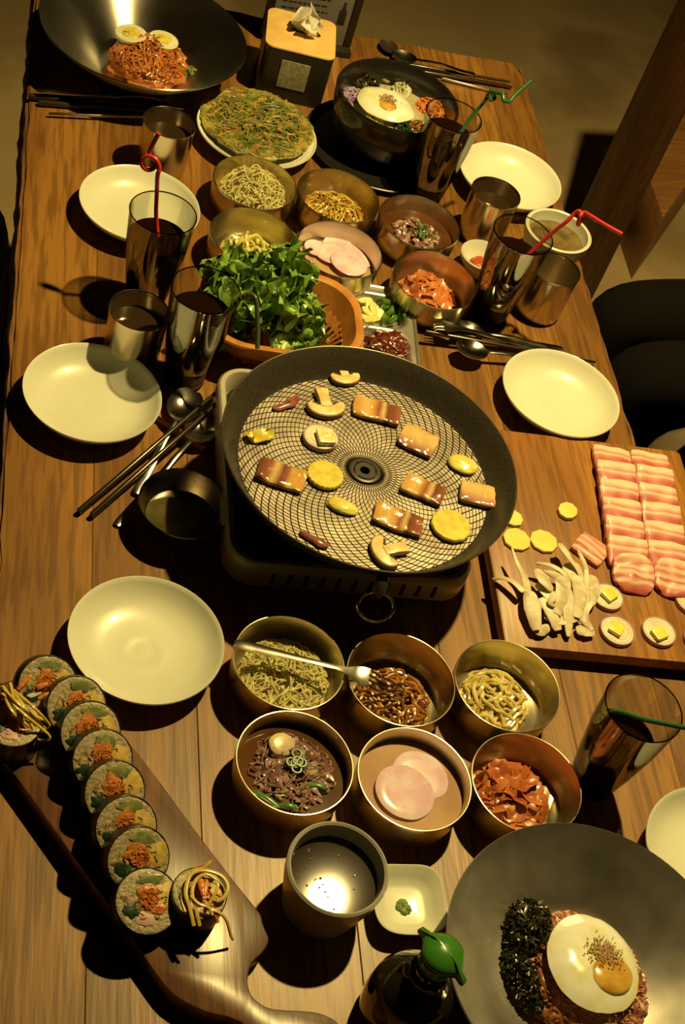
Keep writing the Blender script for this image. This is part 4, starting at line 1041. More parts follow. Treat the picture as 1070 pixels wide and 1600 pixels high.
# ------------------------------------------------------------ kimbap board
RZ = .0215
edge = [(-60, 1080), (75, 1052), (112, 1062), (155, 1105), (230, 1195), (300, 1290), (365, 1375), (405, 1425), (418, 1448), (420, 1470), (411, 1487), (393, 1506), (387, 1530), (391, 1550), (402, 1564), (427, 1576), (486, 1580), (513, 1588), (530, 1601), (545, 1640), (520, 1680), (440, 1650), (375, 1596), (320, 1580), (270, 1553), (236, 1510), (214, 1478), (180, 1430), (140, 1374), (80, 1290), (12, 1196), (-40, 1130)]
pl = [(p.x, p.y) for p in smoothp([at(u, v, RZ) for u, v in edge] , 3)]
pl = [p for i, p in enumerate(pl) if i == 0 or math.dist(p, pl[i - 1]) > .0008]
tag(obj('serving_board', prism(pl, T + .0, T + RZ, .0014), m_rollboard), 'dark wooden paddle serving board with a curved handle under the kimbap', 'board')
m_nori = mat('seaweed_sheet', (.012, .014, .008), (.022, .024, .012), scale=200, rough=.35, coat=.2, bump=.4, bscale=300)
m_rice = mat('rice', srgb(192, 168, 116), srgb(164, 140, 90), scale=260, rough=.45, sss=.2, bump=1.0, bscale=330, bdist=.0012, coat=.15)
m_carrot = mat('carrot', srgb(222, 132, 52), srgb(192, 100, 34), scale=200, rough=.35, coat=.3, bump=.8, bscale=330)
m_eggy = mat('egg_strip', srgb(222, 182, 86), srgb(204, 160, 66), scale=150, rough=.4, bump=.4, bscale=250)
m_cuc = mat('cucumber', srgb(146, 140, 74), srgb(112, 116, 52), scale=90, rough=.3, coat=.2)
m_spin = mat('spinach', srgb(40, 65, 25), srgb(25, 45, 15), scale=160, rough=.4, coat=.2, bump=.5)
m_ham = mat('ham', srgb(215, 160, 130), rough=.4)
m_tan = mat('burdock', srgb(190, 160, 95), srgb(120, 85, 45), scale=260, rough=.45, bump=.8, bscale=330)
RR = .0285
def patch(cx, cy, rx, ry, z, seed, ang=0, th=.0016, n=40, amp=.42):
    rx *= 1.25; ry *= 1.28
    pts = []
    for i in range(n):
        a = 2 * pi * i / n; k = 1 + amp * nz((cos(a) * 1.5, sin(a) * 1.5, 0), 1.3, seed)
        x, y = rx * k * cos(a), ry * k * sin(a); pts.append((cx + x * cos(ang) - y * sin(ang), cy + x * sin(ang) + y * cos(ang)))
    return prism(pts, z - .002, z + th, .0006)
shred = []
def kimbap(face, n, xax, label, seed, th=.0195, r=RR, grp='kimbap slices in the leaning row', garnish=False):
    n = Vector(n).normalized(); x = (Vector(xax) - n * n.dot(Vector(xax))).normalized(); y = n.cross(x)
    R_ = Matrix((x, y, n)).transposed(); org = Vector(face) - n * th
    t = thing('kimbap_slice', label, 'kimbap', org, R_.to_euler(), grp)
    s = r / .0285
    obj('seaweed_wrap', lathe([(0, 0), (r * .96, .0), (r, .0012), (r * 1.012, th * .5), (r * 1.0, th - .0008), (r * .975, th - .0002), (r * .965, th - .002), (0, th - .003)], 56, wob=lambda a, z: .012 * nz((cos(a), sin(a), 0), 1.6, seed)), m_nori, t)
    bm_v = []; bm_f = []
    rings = 14; seg = 56
    bm_v.append((0, 0, th))
    for i in range(1, rings + 1):
        for k in range(seg):
            a = 2 * pi * k / seg; q = r * .962 * i / rings * (1 + .012 * nz((cos(a), sin(a), 0), 1.6, seed))
            px, py = q * cos(a), q * sin(a)
            bm_v.append((px, py, th + .0009 * nz((px, py, 0), 330, seed) - (.0008 if i == rings else 0)))
    for k in range(seg): bm_f.append((0, 1 + k, 1 + (k + 1) % seg))
    for i in range(rings - 1):
        for k in range(seg): a = 1 + i * seg; b_ = a + seg; bm_f.append((a + k, b_ + k, b_ + (k + 1) % seg, a + (k + 1) % seg))
    obj('rice', (bm_v, bm_f), m_rice, t)
    rd = random.Random(seed); j = lambda q=.001: rd.uniform(-q, q)
    obj('cucumber_piece', patch(.0045 * s + j(), .0175 * s + j(), .0088 * s, .0042 * s, th, seed + 1, -.15, .0008), m_cuc, t)
    obj('egg_piece', patch(.0150 * s + j(), .0030 * s + j(), .0085 * s, .0085 * s, th, seed + 2, .3, .0007), m_eggy, t)
    obj('burdock_piece', patch(-.0075 * s + j(), -.0010 * s + j(), .0115 * s, .0075 * s, th, seed + 3, -.4, .0005), m_tan, t)
    obj('carrot_piece', patch(-.0015 * s + j(.002), .0065 * s + j(.002), .0080 * s, .0065 * s, th, seed + 4, .8 + j(.5), .0012), m_carrot, t)
    obj('carrot_piece', patch(.0050 * s + j(.002), -.0045 * s + j(.002), .0085 * s, .0045 * s, th, seed + 5, -.5 + j(.5), .0011), m_carrot, t)
    obj('spinach_piece', patch(-.0155 * s + j(), -.0070 * s + j(), .0060 * s, .0045 * s, th, seed + 6, -.6, .0009), m_spin, t)
    if not shred: shred.append((mesh_data('shredded_filling', (lambda q: (q.v, q.f))(strands(30, .0185, .0008, .00055, .008, 3, .6, 5, .0002, 4, 1)), m_tan), mesh_data('shredded_carrot', (lambda q: (q.v, q.f))(strands(60, .0105, .0016, .0006, .007, 5, .6, 5, .0006, 4, 1)), m_carrot)))
    for q_, (nm_, dx_, dy_) in enumerate((('shredded_filling', .001, -.001), ('shredded_carrot', .0005, .002))):
        so = bpy.data.objects.new(nm_, shred[0][q_]); C.objects.link(so); so.parent = t; so.location = (dx_ * s, dy_ * s, th + .0004); so.rotation_euler = (0, 0, seed * 1.3); so.scale = (s, s, s); so['kind'] = 'stuff'
    if seed % 8 in (0, 1): obj('ham_piece', patch(-.004 * s, -.0145 * s, .0075 * s, .0048 * s, th, seed + 7, -.3, .0008), m_ham, t)
    return t
row = [((75, 1072), 'farthest kimbap slice of the leaning row, beside the yellow pickled strips'), ((120, 1104), 'second kimbap slice from the far end of the row'), ((142, 1144), 'third kimbap slice from the far end of the row'),
       ((161, 1188), 'fourth kimbap slice from the far end of the row'), ((180, 1238), 'fifth kimbap slice from the far end of the row'), ((198, 1294), 'sixth kimbap slice from the far end of the row'),
       ((217, 1343), 'seventh kimbap slice, directly behind the nearest one'), ((231, 1408), 'nearest full kimbap slice of the row, lying flattest')]
rd_ = (at(217, 1343, .05) - at(120, 1104, .05)); rd_.z = 0; rd_.normalize()
RXW = Vector((-rd_.y, rd_.x, 0))
for i, ((u, v), lab) in enumerate(row):
    e = .92 if i < 7 else 1.25
    n = rd_ * cos(e) + Vector((0, 0, sin(e)))
    zc = RZ + RR * cos(e) + .0195 * sin(e) + .001
    face = at(u, v, zc)
    kimbap(face, n, Vector((.97, .15, 0)), lab, i + 1)
# end slices with garnish
m_strip = mat('pickled_strip', srgb(226, 188, 82), srgb(208, 164, 58), scale=90, rough=.3, coat=.4, sss=.2)
def garnish(c, seed, label, pts_list, cl=None):
    o = M()
    for pts, w in pts_list: o.add(sweep(smoothp(pts, 6), w, w * .7, 7))
    return tag(obj('pickled_garnish', o, m_strip), label, 'garnish', None, 'stuff')
zt = RZ + .033
k2 = kimbap(at(312, 1395, zt), Vector((.05, .02, 1)), Vector((1, 0, 0)), 'kimbap end piece topped with yellow strips on the board handle side', 9, th=.032, r=.0245, grp='kimbap end pieces')
g = lambda u, v, dz: at(u, v, zt + dz)
strips = []
strips.append(([g(303, 1447, .0), g(297, 1420, .004), g(290, 1395, .006), g(297, 1368, .007), g(318, 1360, .008), g(345, 1368, .007), g(356, 1385, .006), g(350, 1402, .005), g(338, 1408, .004)], .0019))
strips.append(([g(312, 1447, .001), g(306, 1420, .006), g(300, 1395, .008), g(306, 1375, .009), g(322, 1366, .010), g(338, 1374, .009)], .0017))
strips.append(([g(325, 1415, .006), g(336, 1395, .009), g(340, 1382, .010), g(333, 1378, .009)], .0016))
strips.append(([g(318, 1418, .006), g(340, 1425, .005), g(353, 1437, -.002), g(360, 1460, -.018), g(364, 1468, -.024)], .0016))
strips.append(([g(298, 1400, .008), g(310, 1412, .009), g(325, 1418, .008), g(332, 1430, .004)], .0016))
strips.append(([g(300, 1360, .006), g(318, 1356, .008), g(330, 1345, .010)], .0015))
strips.append(([g(288, 1388, .003), g(284, 1405, .002), g(290, 1425, .001)], .0015))
go = garnish(None, 1, 'tangle of yellow pickled strips on the nearer kimbap end piece', strips)
mm = M()
for a_, b_, w in ((g(312, 1372, .007), g(318, 1400, .009), .0030), (g(322, 1375, .007), g(318, 1405, .008), .0028), (g(334, 1420, .004), g(340, 1442, -.001), .0026), (g(305, 1358, .005), g(328, 1352, .008), .0018), (g(328, 1395, .007), g(345, 1400, .006), .002)):
    mm.add(sweep([a_, a_.lerp(b_, .5) + Vector((0, 0, .001)), b_], [w * .8, w, w * .6], .0014, 7))
obj('carrot_strips', mm, m_carrot, go, label='orange carrot strips')['kind'] = 'stuff'
k1 = kimbap(at(22, 1130, RZ + .033), Vector((-.05, .0, 1)), Vector((1, 0, 0)), 'kimbap end piece at the left edge under the yellow strips', 8, th=.032, r=.0245, grp='kimbap end pieces')
zt = RZ + .036
rnd = random.Random(12); strips = []
for k in range(12):
    u0, v0 = rnd.uniform(2, 22), rnd.uniform(1066, 1092); u1, v1 = rnd.uniform(38, 78), rnd.uniform(1128, 1150)
    um, vm = (u0 + u1) / 2 + rnd.uniform(-10, 6), (v0 + v1) / 2 + rnd.uniform(-4, 10)
    hook = rnd.random() < .4
    pts = [g(u0, v0, rnd.uniform(.002, .010)), g(um, vm, rnd.uniform(.008, .016)), g(u1, v1, -.006)]
    if hook: pts += [g(u1 - 10, v1 + 8, -.012), g(u1 - 24, v1 + 4, -.012)]
    strips.append((pts, .0016))
strips.append(([g(30, 1120, .004), g(26, 1148, -.004), g(18, 1172, -.018), g(17, 1184, -.024)], .0014))
strips.append(([g(45, 1122, .004), g(55, 1150, -.006), g(48, 1165, -.012), g(30, 1162, -.014)], .0014))
go = garnish(None, 2, 'bundle of long yellow pickled strips at the far end of the kimbap', strips)
mm = M()
for a_, b_, w in ((g(28, 1078, .002), g(50, 1052, .006), .0026), (g(0, 1090, .002), g(12, 1100, .004), .005), (g(60, 1092, .002), g(84, 1080, .004), .0022), (g(58, 1075, .0), g(74, 1068, .002), .003)):
    mm.add(sweep([a_, a_.lerp(b_, .5) + Vector((0, 0, .001)), b_], [w * .8, w, w * .6], .0016, 7))
obj('carrot_strips', mm, m_carrot, go, label='orange carrot strips')['kind'] = 'stuff'
hm = at(50, 1078, RZ + .03); tag(obj('crab_stick_piece', slab(.018, .016, .004, 8, 8, .0008, 5, 0, .3), m_onionw, loc=hm, rot=(.1, -.1, .5)), 'pale crab stick piece lying on the farthest kimbap slice', 'garnish')

# ------------------------------------------------------------ wide bowl of fried rice with egg
m_frice = mat('kimchi_fried_rice', srgb(165, 92, 42), srgb(112, 58, 24), scale=170, rough=.35, coat=.4, bump=.9, bscale=260, c3=srgb(195, 120, 55), bdist=.0015)
m_laver = mat('seasoned_laver', srgb(36, 32, 12), srgb(56, 50, 20), scale=150, rough=.3, coat=.4)
m_white = mat('egg_white', srgb(240, 232, 185), srgb(228, 212, 140), scale=35, rough=.22, coat=.6, sss=.25, bump=.25, bscale=60)
m_yolk = mat('egg_yolk', srgb(218, 165, 62), srgb(198, 138, 42), scale=60, rough=.12, coat=.8, sss=.3)
m_sesame = mat('sesame', srgb(190, 140, 75), srgb(140, 95, 45), scale=300, rough=.5)
def fried_egg(c, rx, ry, ang, yolk, yr, sesame, lab, seed, tilt=(0, 0), nses=150, dome=.006):
    t = thing('fried_egg', lab, 'egg', c, (tilt[0], tilt[1], ang), 'fried eggs')
    v = [(0, 0, dome)]; f = []; rings, seg = 16, 64
    for i in range(1, rings + 1):
        for k in range(seg):
            a = 2 * pi * k / seg; s = i / rings; w = 1 + .09 * nz((cos(a), sin(a), 0), 1.4, seed) + .015 * nz((cos(a), sin(a), 0), 6, seed)
            x, y = rx * s * w * cos(a), ry * s * w * sin(a)
            z = dome * (1 - s ** 2) + .0018 * (1 - s ** 8) + .0008 * nz((x, y, 0), 70, seed) - .012 * s ** 3 * dome / .006 * .35
            v.append((x, y, z))
    for k in range(seg): f.append((0, 1 + k, 1 + (k + 1) % seg))
    for i in range(rings - 1):
        for k in range(seg): a = 1 + i * seg; b_ = a + seg; f.append((a + k, b_ + k, b_ + (k + 1) % seg, a + (k + 1) % seg))
    n0 = len(v)
    for k in range(seg): q = v[1 + (rings - 1) * seg + k]; v.append((q[0] * .97, q[1] * .97, q[2] - .0022))
    for k in range(seg): a = 1 + (rings - 1) * seg; f.append((a + k, n0 + k, n0 + (k + 1) % seg, a + (k + 1) % seg))
    f.append(tuple(range(n0, n0 + seg)))
    obj('egg_white', (v, f), m_white, t)
    obj('yolk', blob(yr, yr * .9, yr * .24, seed + 2, .05, 1, 4), m_yolk, t, loc=(yolk[0], yolk[1], dome * .75))
    mm = M(); rd = random.Random(seed)
    for k in range(nses):
        x = sesame[0] + rd.gauss(0, sesame[2] * .42); y = sesame[1] + rd.gauss(0, sesame[2] * .36)
        d = math.hypot((x - yolk[0]), (y - yolk[1])); z = dome * (1 - ((x / rx) ** 2 + (y / ry) ** 2)) + .0026
        if d < yr: z = max(z, dome * .75 + yr * .24 * math.sqrt(1 - (d / yr) ** 2) + .0006)
        V, F = ico(1); q = Matrix.Translation((x, y, z + rd.random() * .0012)) @ Matrix.Rotation(rd.uniform(0, 6), 4, 'Z') @ Matrix.Diagonal((.0012, .0007, .0006, 1))
        mm.add((V, F), mx=q)
    stuff(obj('sesame_seeds', mm, m_sesame, t))
    return t
cR = P3(BR[0], BR[1], 0)
def mound(rx, ry, H, seed, amp=.25, fr=3, sub=5): return blob(rx, ry, H, seed, amp, fr, sub, True)
rc = at(918, 1525, .018)
fr_ = tag(obj('fried_rice', mound(.060, .066, .024, 3, .14, 3.5, 6), m_frice, loc=(rc.x, rc.y, T + .008), rot=(0, 0, .2)), 'mound of red-brown kimchi fried rice under the egg in the wide bowl', 'rice', None, 'stuff')
mm = M(); rnd = random.Random(77)
for k in range(420):
    a = rnd.uniform(0, 6.28); r = math.sqrt(rnd.random()) * .97; x, y = .060 * r * cos(a), .066 * r * sin(a); z = .024 * math.sqrt(max(0, 1 - r * r)) + .0006
    mm.add(ico(1), mx=Matrix.Translation((x, y, z)) @ Matrix.Rotation(rnd.uniform(0, 6), 4, 'Z') @ Matrix.Rotation(rnd.uniform(-.5, .5), 4, 'X') @ Matrix.Diagonal((.0034, .0013, .0013, 1)))
stuff(obj('rice_grains', mm, m_frice, fr_))
obj('kimchi_bits', ribbons(26, .062, .022, 55, .0030, .0010, .012, .4, .004, 6, 6), m_kim, fr_)['kind'] = 'stuff'
lc = at(822, 1440, .024)
def flakes(n, rx, ry, H, seed, L=.006, w=.0014):
    rd = random.Random(seed); m = M()
    for k in range(n):
        a = rd.uniform(0, 6.28); r = math.sqrt(rd.random()); x, y = rx * r * cos(a), ry * r * sin(a); z = H * (1 - r * r) * rd.uniform(.7, 1.08) + .001
        d = Vector((rd.gauss(0, 1), rd.gauss(0, 1), rd.gauss(0, .6))).normalized() * L * rd.uniform(.5, 1); p = Vector((x, y, z))
        m.add(sweep([p - d, p + Vector((0, 0, rd.uniform(-.001, .0015))), p + d], w * rd.uniform(.6, 1.3), .00025, 4, up=(rd.gauss(0, 1), rd.gauss(0, 1), 1)))
    return m
lv = tag(obj('laver_flakes', flakes(900, .030, .034, .022, 5), m_laver, loc=(lc.x, lc.y, T + .013)), 'heap of dark green seasoned laver flakes beside the egg in the wide bowl', 'seaweed', None, 'stuff')
obj('bed', blob(.028, .032, .019, 5, .2, 3, 4, True), m_laver, lv)
lc2 = at(818, 1525, .018)
lv2 = tag(obj('laver_flakes', flakes(420, .014, .034, .016, 6), m_laver, loc=(lc2.x, lc2.y, T + .012), rot=(0, 0, .35)), 'trail of dark laver flakes along the left of the fried rice', 'seaweed', None, 'stuff')
fried_egg(at(930, 1502, .038), .0450, .0480, .1, (.0085, -.0150), .0215, (.008, .004, .0180), 'large fried egg with sesame seeds on the fried rice in the wide bowl', 4, (-.05, .05), 380, .0055)

# ------------------------------------------------------------ far left bowl: red noodles and egg halves
m_nood = mat('red_noodle', srgb(198, 118, 48), srgb(160, 82, 28), scale=60, rough=.25, coat=.5, sss=.1)
nc = at(234, 92, .02); 
no = tag(obj('red_noodles', strands(230, .062, .034, .0016, .10, 91, 2.2, 22, .010, 5), m_nood, loc=(nc.x, nc.y, T + .004)), 'tangle of orange-red spicy noodles in the far left steel bowl', 'noodles', None, 'stuff')
obj('bed', blob(.056, .056, .034, 9, .2, 2.6, 5, True), m_nood, no)
m_yel = mat('boiled_yolk', srgb(225, 195, 70), srgb(205, 170, 50), scale=150, rough=.6, bump=.3)
def egg_half(u, v, z, ang, tilt, lab, yl):
    t = thing('boiled_egg_half', lab, 'egg', at(u, v, z), (tilt[0] * .5, tilt[1] * .5, ang), 'boiled egg halves on the red noodles'); t.scale = (1.18, 1.18, 1.18)
    obj('white', lathe([(0, -.0145), (.009, -.0125), (.0155, -.0075), (.0185, -.001), (.0180, .0), (0, .0002)], 40, 1.0, 1.18), m_white, t)
    obj('yolk', disc(.0108, .0014, 30, .04, 2, .0006, .15), m_yel, t, loc=(0, -.001, -.0001))
    if yl: obj('crumbled_yolk', blob(.0085, .0085, .0028, 3, .4, 4, 4, True), m_yel, t, loc=(0, 0, .001))['kind'] = 'stuff'
egg_half(205, 51, .045, .3, (-.2, -.2), 'left boiled egg half with crumbled yolk on the red noodles', True)
egg_half(256, 61, .045, -.2, (-.2, .15), 'right boiled egg half with smooth yolk on the red noodles', False)
cg = at(300, 112, .016)
tag(obj('cucumber_strips', strands(16, .016, .012, .0016, .030, 17, .5, 6, .004, 5), m_cuc, loc=(cg.x, cg.y, T + .008)), 'few dull green cucumber strips at the right edge of the red noodles', 'vegetables', None, 'stuff')

# ------------------------------------------------------------ pancake
m_pan_c = mat('chive_pancake', srgb(165, 142, 58), srgb(100, 92, 30), scale=40, rough=.4, coat=.4, c3=srgb(140, 85, 30), bump=.6, bscale=120, lo=.42, hi=.56)
def pancake():
    c = at(402, 192, .024)
    v = [(0, 0, .0065)]; f = []; rings, seg = 22, 96
    for i in range(1, rings + 1):
        for k in range(seg):
            a = 2 * pi * k / seg; s = i / rings; w = 1 + .05 * nz((cos(a), sin(a), 0), 2.2, 5) + .05 * nz((cos(a), sin(a), 0), 9, 5)
            x, y = .083 * s * w * cos(a), .080 * s * w * sin(a)
            v.append((x, y, .0060 + .0022 * nz((x, y, 0), 55, 2) + .0015 * nz((x, y, 0), 130, 2) + .004 * s * s - (.002 if i == rings else 0)))
    for k in range(seg): f.append((0, 1 + k, 1 + (k + 1) % seg))
    for i in range(rings - 1):
        for k in range(seg): a = 1 + i * seg; b_ = a + seg; f.append((a + k, b_ + k, b_ + (k + 1) % seg, a + (k + 1) % seg))
    n0 = len(v)
    for k in range(seg): q = v[1 + (rings - 1) * seg + k]; v.append((q[0] * .98, q[1] * .98, q[2] - .004))
    for k in range(seg): a = 1 + (rings - 1) * seg; f.append((a + k, n0 + k, n0 + (k + 1) % seg, a + (k + 1) % seg))
    f.append(tuple(range(n0, n0 + seg))[::-1])
    o = tag(obj('chive_pancake', (v, f), m_pan_c, loc=(c.x, c.y, T + .0165)), 'round greenish chive pancake with browned patches on its white plate', 'pancake')
    obj('chives', strands(420, .097, .0022, .0012, .026, 5, .35, 8, .0085, 5, .6), mat('pancake_chive', srgb(125, 122, 42), srgb(80, 84, 26), scale=60, rough=.4, coat=.3), o)['kind'] = 'stuff'
    obj('browned_bits', strands(150, .095, .0022, .0016, .016, 6, .6, 6, .0088, 5, .6), mat('browned_batter', srgb(150, 98, 42), srgb(175, 135, 55), scale=60, rough=.4, coat=.3), o)['kind'] = 'stuff'
pancake()

# ------------------------------------------------------------ stone bowl of bibimbap on its tray
m_stone = mat('black_stone', (.014, .012, .010), rough=.25, coat=.4, bump=.1, bscale=200)
SB = (.5603, 1.8101)
tag(obj('trivet_tray', lathe([(0, 0), (.098, 0), (.108, .004), (.112, .011), (.1105, .012), (.104, .008), (.096, .006), (0, .006)], 72, 1.0, 1.0), mat('black_tray', (.015, .012, .010), rough=.35, coat=.3), loc=P3(SB[0] - .006, SB[1] - .006, 0)), 'black round tray under the stone bowl', 'tray')
tag(obj('stone_bowl', lathe([(0, .0065), (.055, .0065), (.062, .009), (.080, .030), (.088, .060), (.0905, .088), (.0890, .0915), (.0860, .0915), (.0840, .088), (.0815, .060), (.073, .032), (.055, .016), (0, .014)], 96), m_stone, loc=P3(SB[0], SB[1], 0)), 'black stone bowl of mixed rice with fried egg at the far end', 'bowl')
sbc = P3(SB[0], SB[1], 0)
bed = tag(obj('mixed_rice', lathe([(0, .020), (.055, .020), (.078, .048), (.0795, .055), (.06, .058), (.03, .060), (0, .060)], 64), m_rice, loc=sbc), 'rice bed under the toppings of the stone bowl', 'rice', None, 'stuff')
def topping(nm, u, v, m_, lab, n=30, R=.024, H=.012, rad=.0015, L=.03, curl=.4, seed=1, flat=1, z=.055):
    c = at(u, v, z + .006); o = tag(obj(nm, strands(n, R, H, rad, L, seed, curl, 7, .002, 5, flat), m_, loc=(c.x, c.y, T + z)), lab, 'vegetables', None, 'stuff')
    obj('bed', blob(R * .8, R * .8, H * .7, seed, .2, 3, 4, True), m_, o)
topping('carrot_strips', 675, 168, m_carrot, 'orange carrot strips in the right of the stone bowl', 55, .026, .014, .0016, .034, .25, 3)
tofs = mat('pale_radish_strip', srgb(215, 205, 150), srgb(190, 175, 110), scale=60, rough=.3, coat=.3)
topping('pale_strips', 628, 140, tofs, 'pale white strips behind the egg in the stone bowl', 14, .016, .014, .0020, .034, .2, 5)
topping('purple_cabbage', 552, 148, mat('purple_slaw', srgb(190, 160, 165), srgb(130, 95, 105), scale=60, rough=.3, coat=.3), 'pale purple cabbage shreds at the left of the stone bowl', 40, .020, .012, .0016, .026, .6, 6)
topping('laver_topping', 572, 126, m_laver, 'black shredded laver at the back left of the stone bowl', 90, .026, .014, .0010, .016, .8, 7)
topping('courgette_strips', 600, 120, m_cuc, 'green courgette strips at the back of the stone bowl', 12, .012, .014, .0022, .022, .3, 8)
topping('green_leaves', 630, 200, m_spin, 'dark green leaves in front of the egg in the stone bowl', 26, .017, .010, .0018, .022, .8, 9)
topping('mushroom_strips', 652, 196, m_stir, 'brown strips beside the green leaves in the stone bowl', 22, .016, .010, .0016, .024, .8, 10)
topping('bean_sprout_topping', 585, 185, m_pot, 'yellow sprouts along the near rim of the stone bowl', 30, .018, .009, .0014, .03, .8, 11)
fried_egg(at(604, 160, .074), .0440, .0380, -.5, (.004, -.010), .0150, (.002, -.002, .014), 'fried egg with sesame on the mixed rice in the black stone bowl', 14, (.03, 0), 150, .0045)
# ------------------------------------------------------------ cutlery
m_darksteel = mat('dark_chopstick_metal', (.10, .08, .06), rough=.25, metal=.8)
def lay(o, a, b):
    """local x axis from a (local origin) towards b"""
    x = (b - a).normalized(); y = Vector((0, 0, 1)).cross(x).normalized(); z = x.cross(y)
    o.location = a; o.rotation_euler = Matrix((x, y, z)).transposed().to_euler()
def stick(a, b, r, m_, label, name='chopstick', grp=None):
    L = (b - a).length
    o = obj(name, sweep([(0, 0, 0), (.002, 0, 0), (L * .5, 0, 0), (L - .002, 0, 0), (L, 0, 0)], [r * .7, r, r * .82, r * .6, r * .4], None, 10), m_)
    lay(o, a, b); return tag(o, label, 'chopstick', grp)
def bowl_strip(stations, th, nv=10):
    """stations: x, half width, z, dish depth"""
    v = []; f = []
    for s in (0, 1):
        for x, hw, z, d in stations:
            for j in range(nv + 1):
                t = j / nv * 2 - 1
                v.append((x, hw * t, z - d * (1 - t * t) - (th if s else 0)))
    n = len(stations); k = nv + 1; o = n * k
    for i in range(n - 1):
        for j in range(nv):
            a = i * k + j; q = (a, a + 1, a + k + 1, a + k); f.append(q); f.append(tuple(p + o for p in q[::-1]))
    for i in range(n - 1):
        for j in (0, nv): a = i * k + j; f.append((a, a + k, a + k + o, a + o))
    for i in (0, n - 1):
        for j in range(nv): a = i * k + j; f.append((a, a + 1, a + 1 + o, a + o))
    return v, f
def spoon(head, end, label, name='spoon', s=1.0, m_=None, grp=None):
    L = (end - head).length; st = []
    for i in range(21):
        q = i / 20; x = -.022 * s + .044 * s * q; hw = .0185 * s * max(.06, math.sqrt(max(0, 1 - ((q - .48) / .53) ** 2)))
        st.append((x, max(hw, .0022), .0, .0065 * s * (hw / (.0185 * s)) ** 2))
    for q in (.025, .03, .04, .06, .09, .12, L * .8, L * .93, L - .004, L):
        if q > L: continue
        x = q if q > .0225 * s else .0225 * s
        hw = .0026 + .0022 * min(1, max(0, (q - .04) / (L - .04))) ; hw = hw * (.6 if q == L else 1)
        st.append((x, hw, .0035 * sin(min(1, (q - .02) / .07) * pi), -.0006))
    st.sort(key=lambda e: e[0])
    o = obj(name, bowl_strip(st, .0013), m_ or m_cutlery); lay(o, head, end); return tag(o, label, 'spoon', grp)
stick(at(122, 800, .006), at(362, 592, .034), .0034, m_darksteel, 'upper dark chopstick of the pair left of the pan', grp='left chopstick pair')
stick(at(142, 806, .006), at(352, 618, .032), .0034, m_darksteel, 'lower dark chopstick of the pair left of the pan', grp='left chopstick pair')
spoon(at(289, 632, .026), at(212, 770, .006), 'steel spoon with its bowl against the foot of the lettuce-side cola glass', s=1.08)
spoon(at(316, 668, .020), at(182, 820, .004), 'steel spoon below the first one, handle end nearest the camera', s=1.05)
p = at(286, 676, 0); o = tag(obj('utensil_rest', prism(rrect(.074, .020, .003, 3), 0, .011, .001), m_blockwood, loc=p, rot=(0, 0, 0)), 'reddish wooden utensil rest under the left spoons', 'rest')
lay(o, at(250, 652, 0), at(322, 702, 0)); o.location = p
# right set
stick(at(664, 518, .020), at(930, 566, .006), .0030, m_darksteel, 'front dark chopstick of the pair behind the pork board plate', grp='right chopstick pair')
stick(at(690, 514, .019), at(876, 549, .008), .0030, m_darksteel, 'rear dark chopstick of the pair by the right cola glass', grp='right chopstick pair')
spoon(at(738, 545, .022), at(850, 566, .008), 'steel spoon with rounded bowl shading the table behind the pan', s=.98)
spoon(at(733, 516, .014), at(880, 545, .008), 'second steel spoon tucked beside the right cola glass foot', s=.98)
def fork(neck, end, tips, label, sc=1.0):
    t = thing('fork', label, 'fork', neck); 
    x = (end - neck).normalized(); L = (end - neck).length
    st = [(-.020 * sc, .0105 * sc, -.0005, .0008), (-.012 * sc, .0112 * sc, -.001, .0015), (-.004 * sc, .0085 * sc, 0, .001), (.004 * sc, .004 * sc, .001, .0), (.015, .0026, .0025, 0), (.04, .0028, .002, -.0004), (L * .6, .0042, .001, -.0008), (L * .9, .0060, .0, -.001), (L - .004, .0050, 0, -.0008), (L, .003, 0, 0)]
    lay(t, neck, end)
    obj('handle', bowl_strip(st, .0015, 8), m_cutlery, t)
    q = t.matrix_world if False else Matrix.Translation(t.location) @ t.rotation_euler.to_matrix().to_4x4()
    tl = q.inverted() @ tips
    for k in range(4):
        y = (-.0090 + .0060 * k) * sc
        obj('tine', sweep([(-.019 * sc, y, -.0012), (-.030 * sc, y, -.0015 + tl.z * .25), (tl.x * .9, y * .95, tl.z * .85), (tl.x, y * .9, tl.z)], [.0016, .0013, .0011, .0005], .0008, 6), m_cutlery, t)
    return t
fork(at(548, 1050, .052), at(366, 1004, .0495), at(632, 1084, .036), 'steel fork lying across the near cabbage and stir-fry bowls')
fork(at(712, 512, .026), at(850, 548, .008), at(672, 505, .020), 'steel fork among the chopsticks beside the right cola glass', .9)
# far right end set
stick(at(585, 92, .006), at(797, 128, .008), .0036, m_blackstick, 'rear black chopstick at the far end of the table', grp='far black chopsticks')
stick(at(600, 102, .006), at(800, 136, .005), .0036, m_blackstick, 'front black chopstick at the far end of the table', grp='far black chopsticks')
spoon(at(632, 88, .012), at(742, 116, .016), 'slim steel spoon across the far black chopsticks', s=.9)
stick(at(690, 122, .005), at(792, 148, .004), .0022, m_cutlery, 'bright steel chopstick near the curly green straw', grp='far steel chopstick')
spoon(at(608, 72, .010), at(640, 130, .006), 'dark spoon standing at the far table edge', s=.8, m_=m_blackstick)
# far left set
stick(at(44, 150, .007), at(262, 170, .006), .0045, m_blackstick, 'thick black chopstick overhanging the far left table edge', grp='far left black chopsticks')
stick(at(60, 160, .006), at(250, 176, .005), .0042, m_blackstick, 'lower thick black chopstick under the steel noodle bowl', grp='far left black chopsticks')
spoon(at(280, 158, .014), at(58, 141, .018), 'long steel spoon lying on the black chopsticks at the far left', s=.95)
stick(at(76, 178, .006), at(228, 183, .010), .0024, m_cutlery, 'thin bright steel chopstick reaching the far left steel cup', grp='far left steel chopstick')

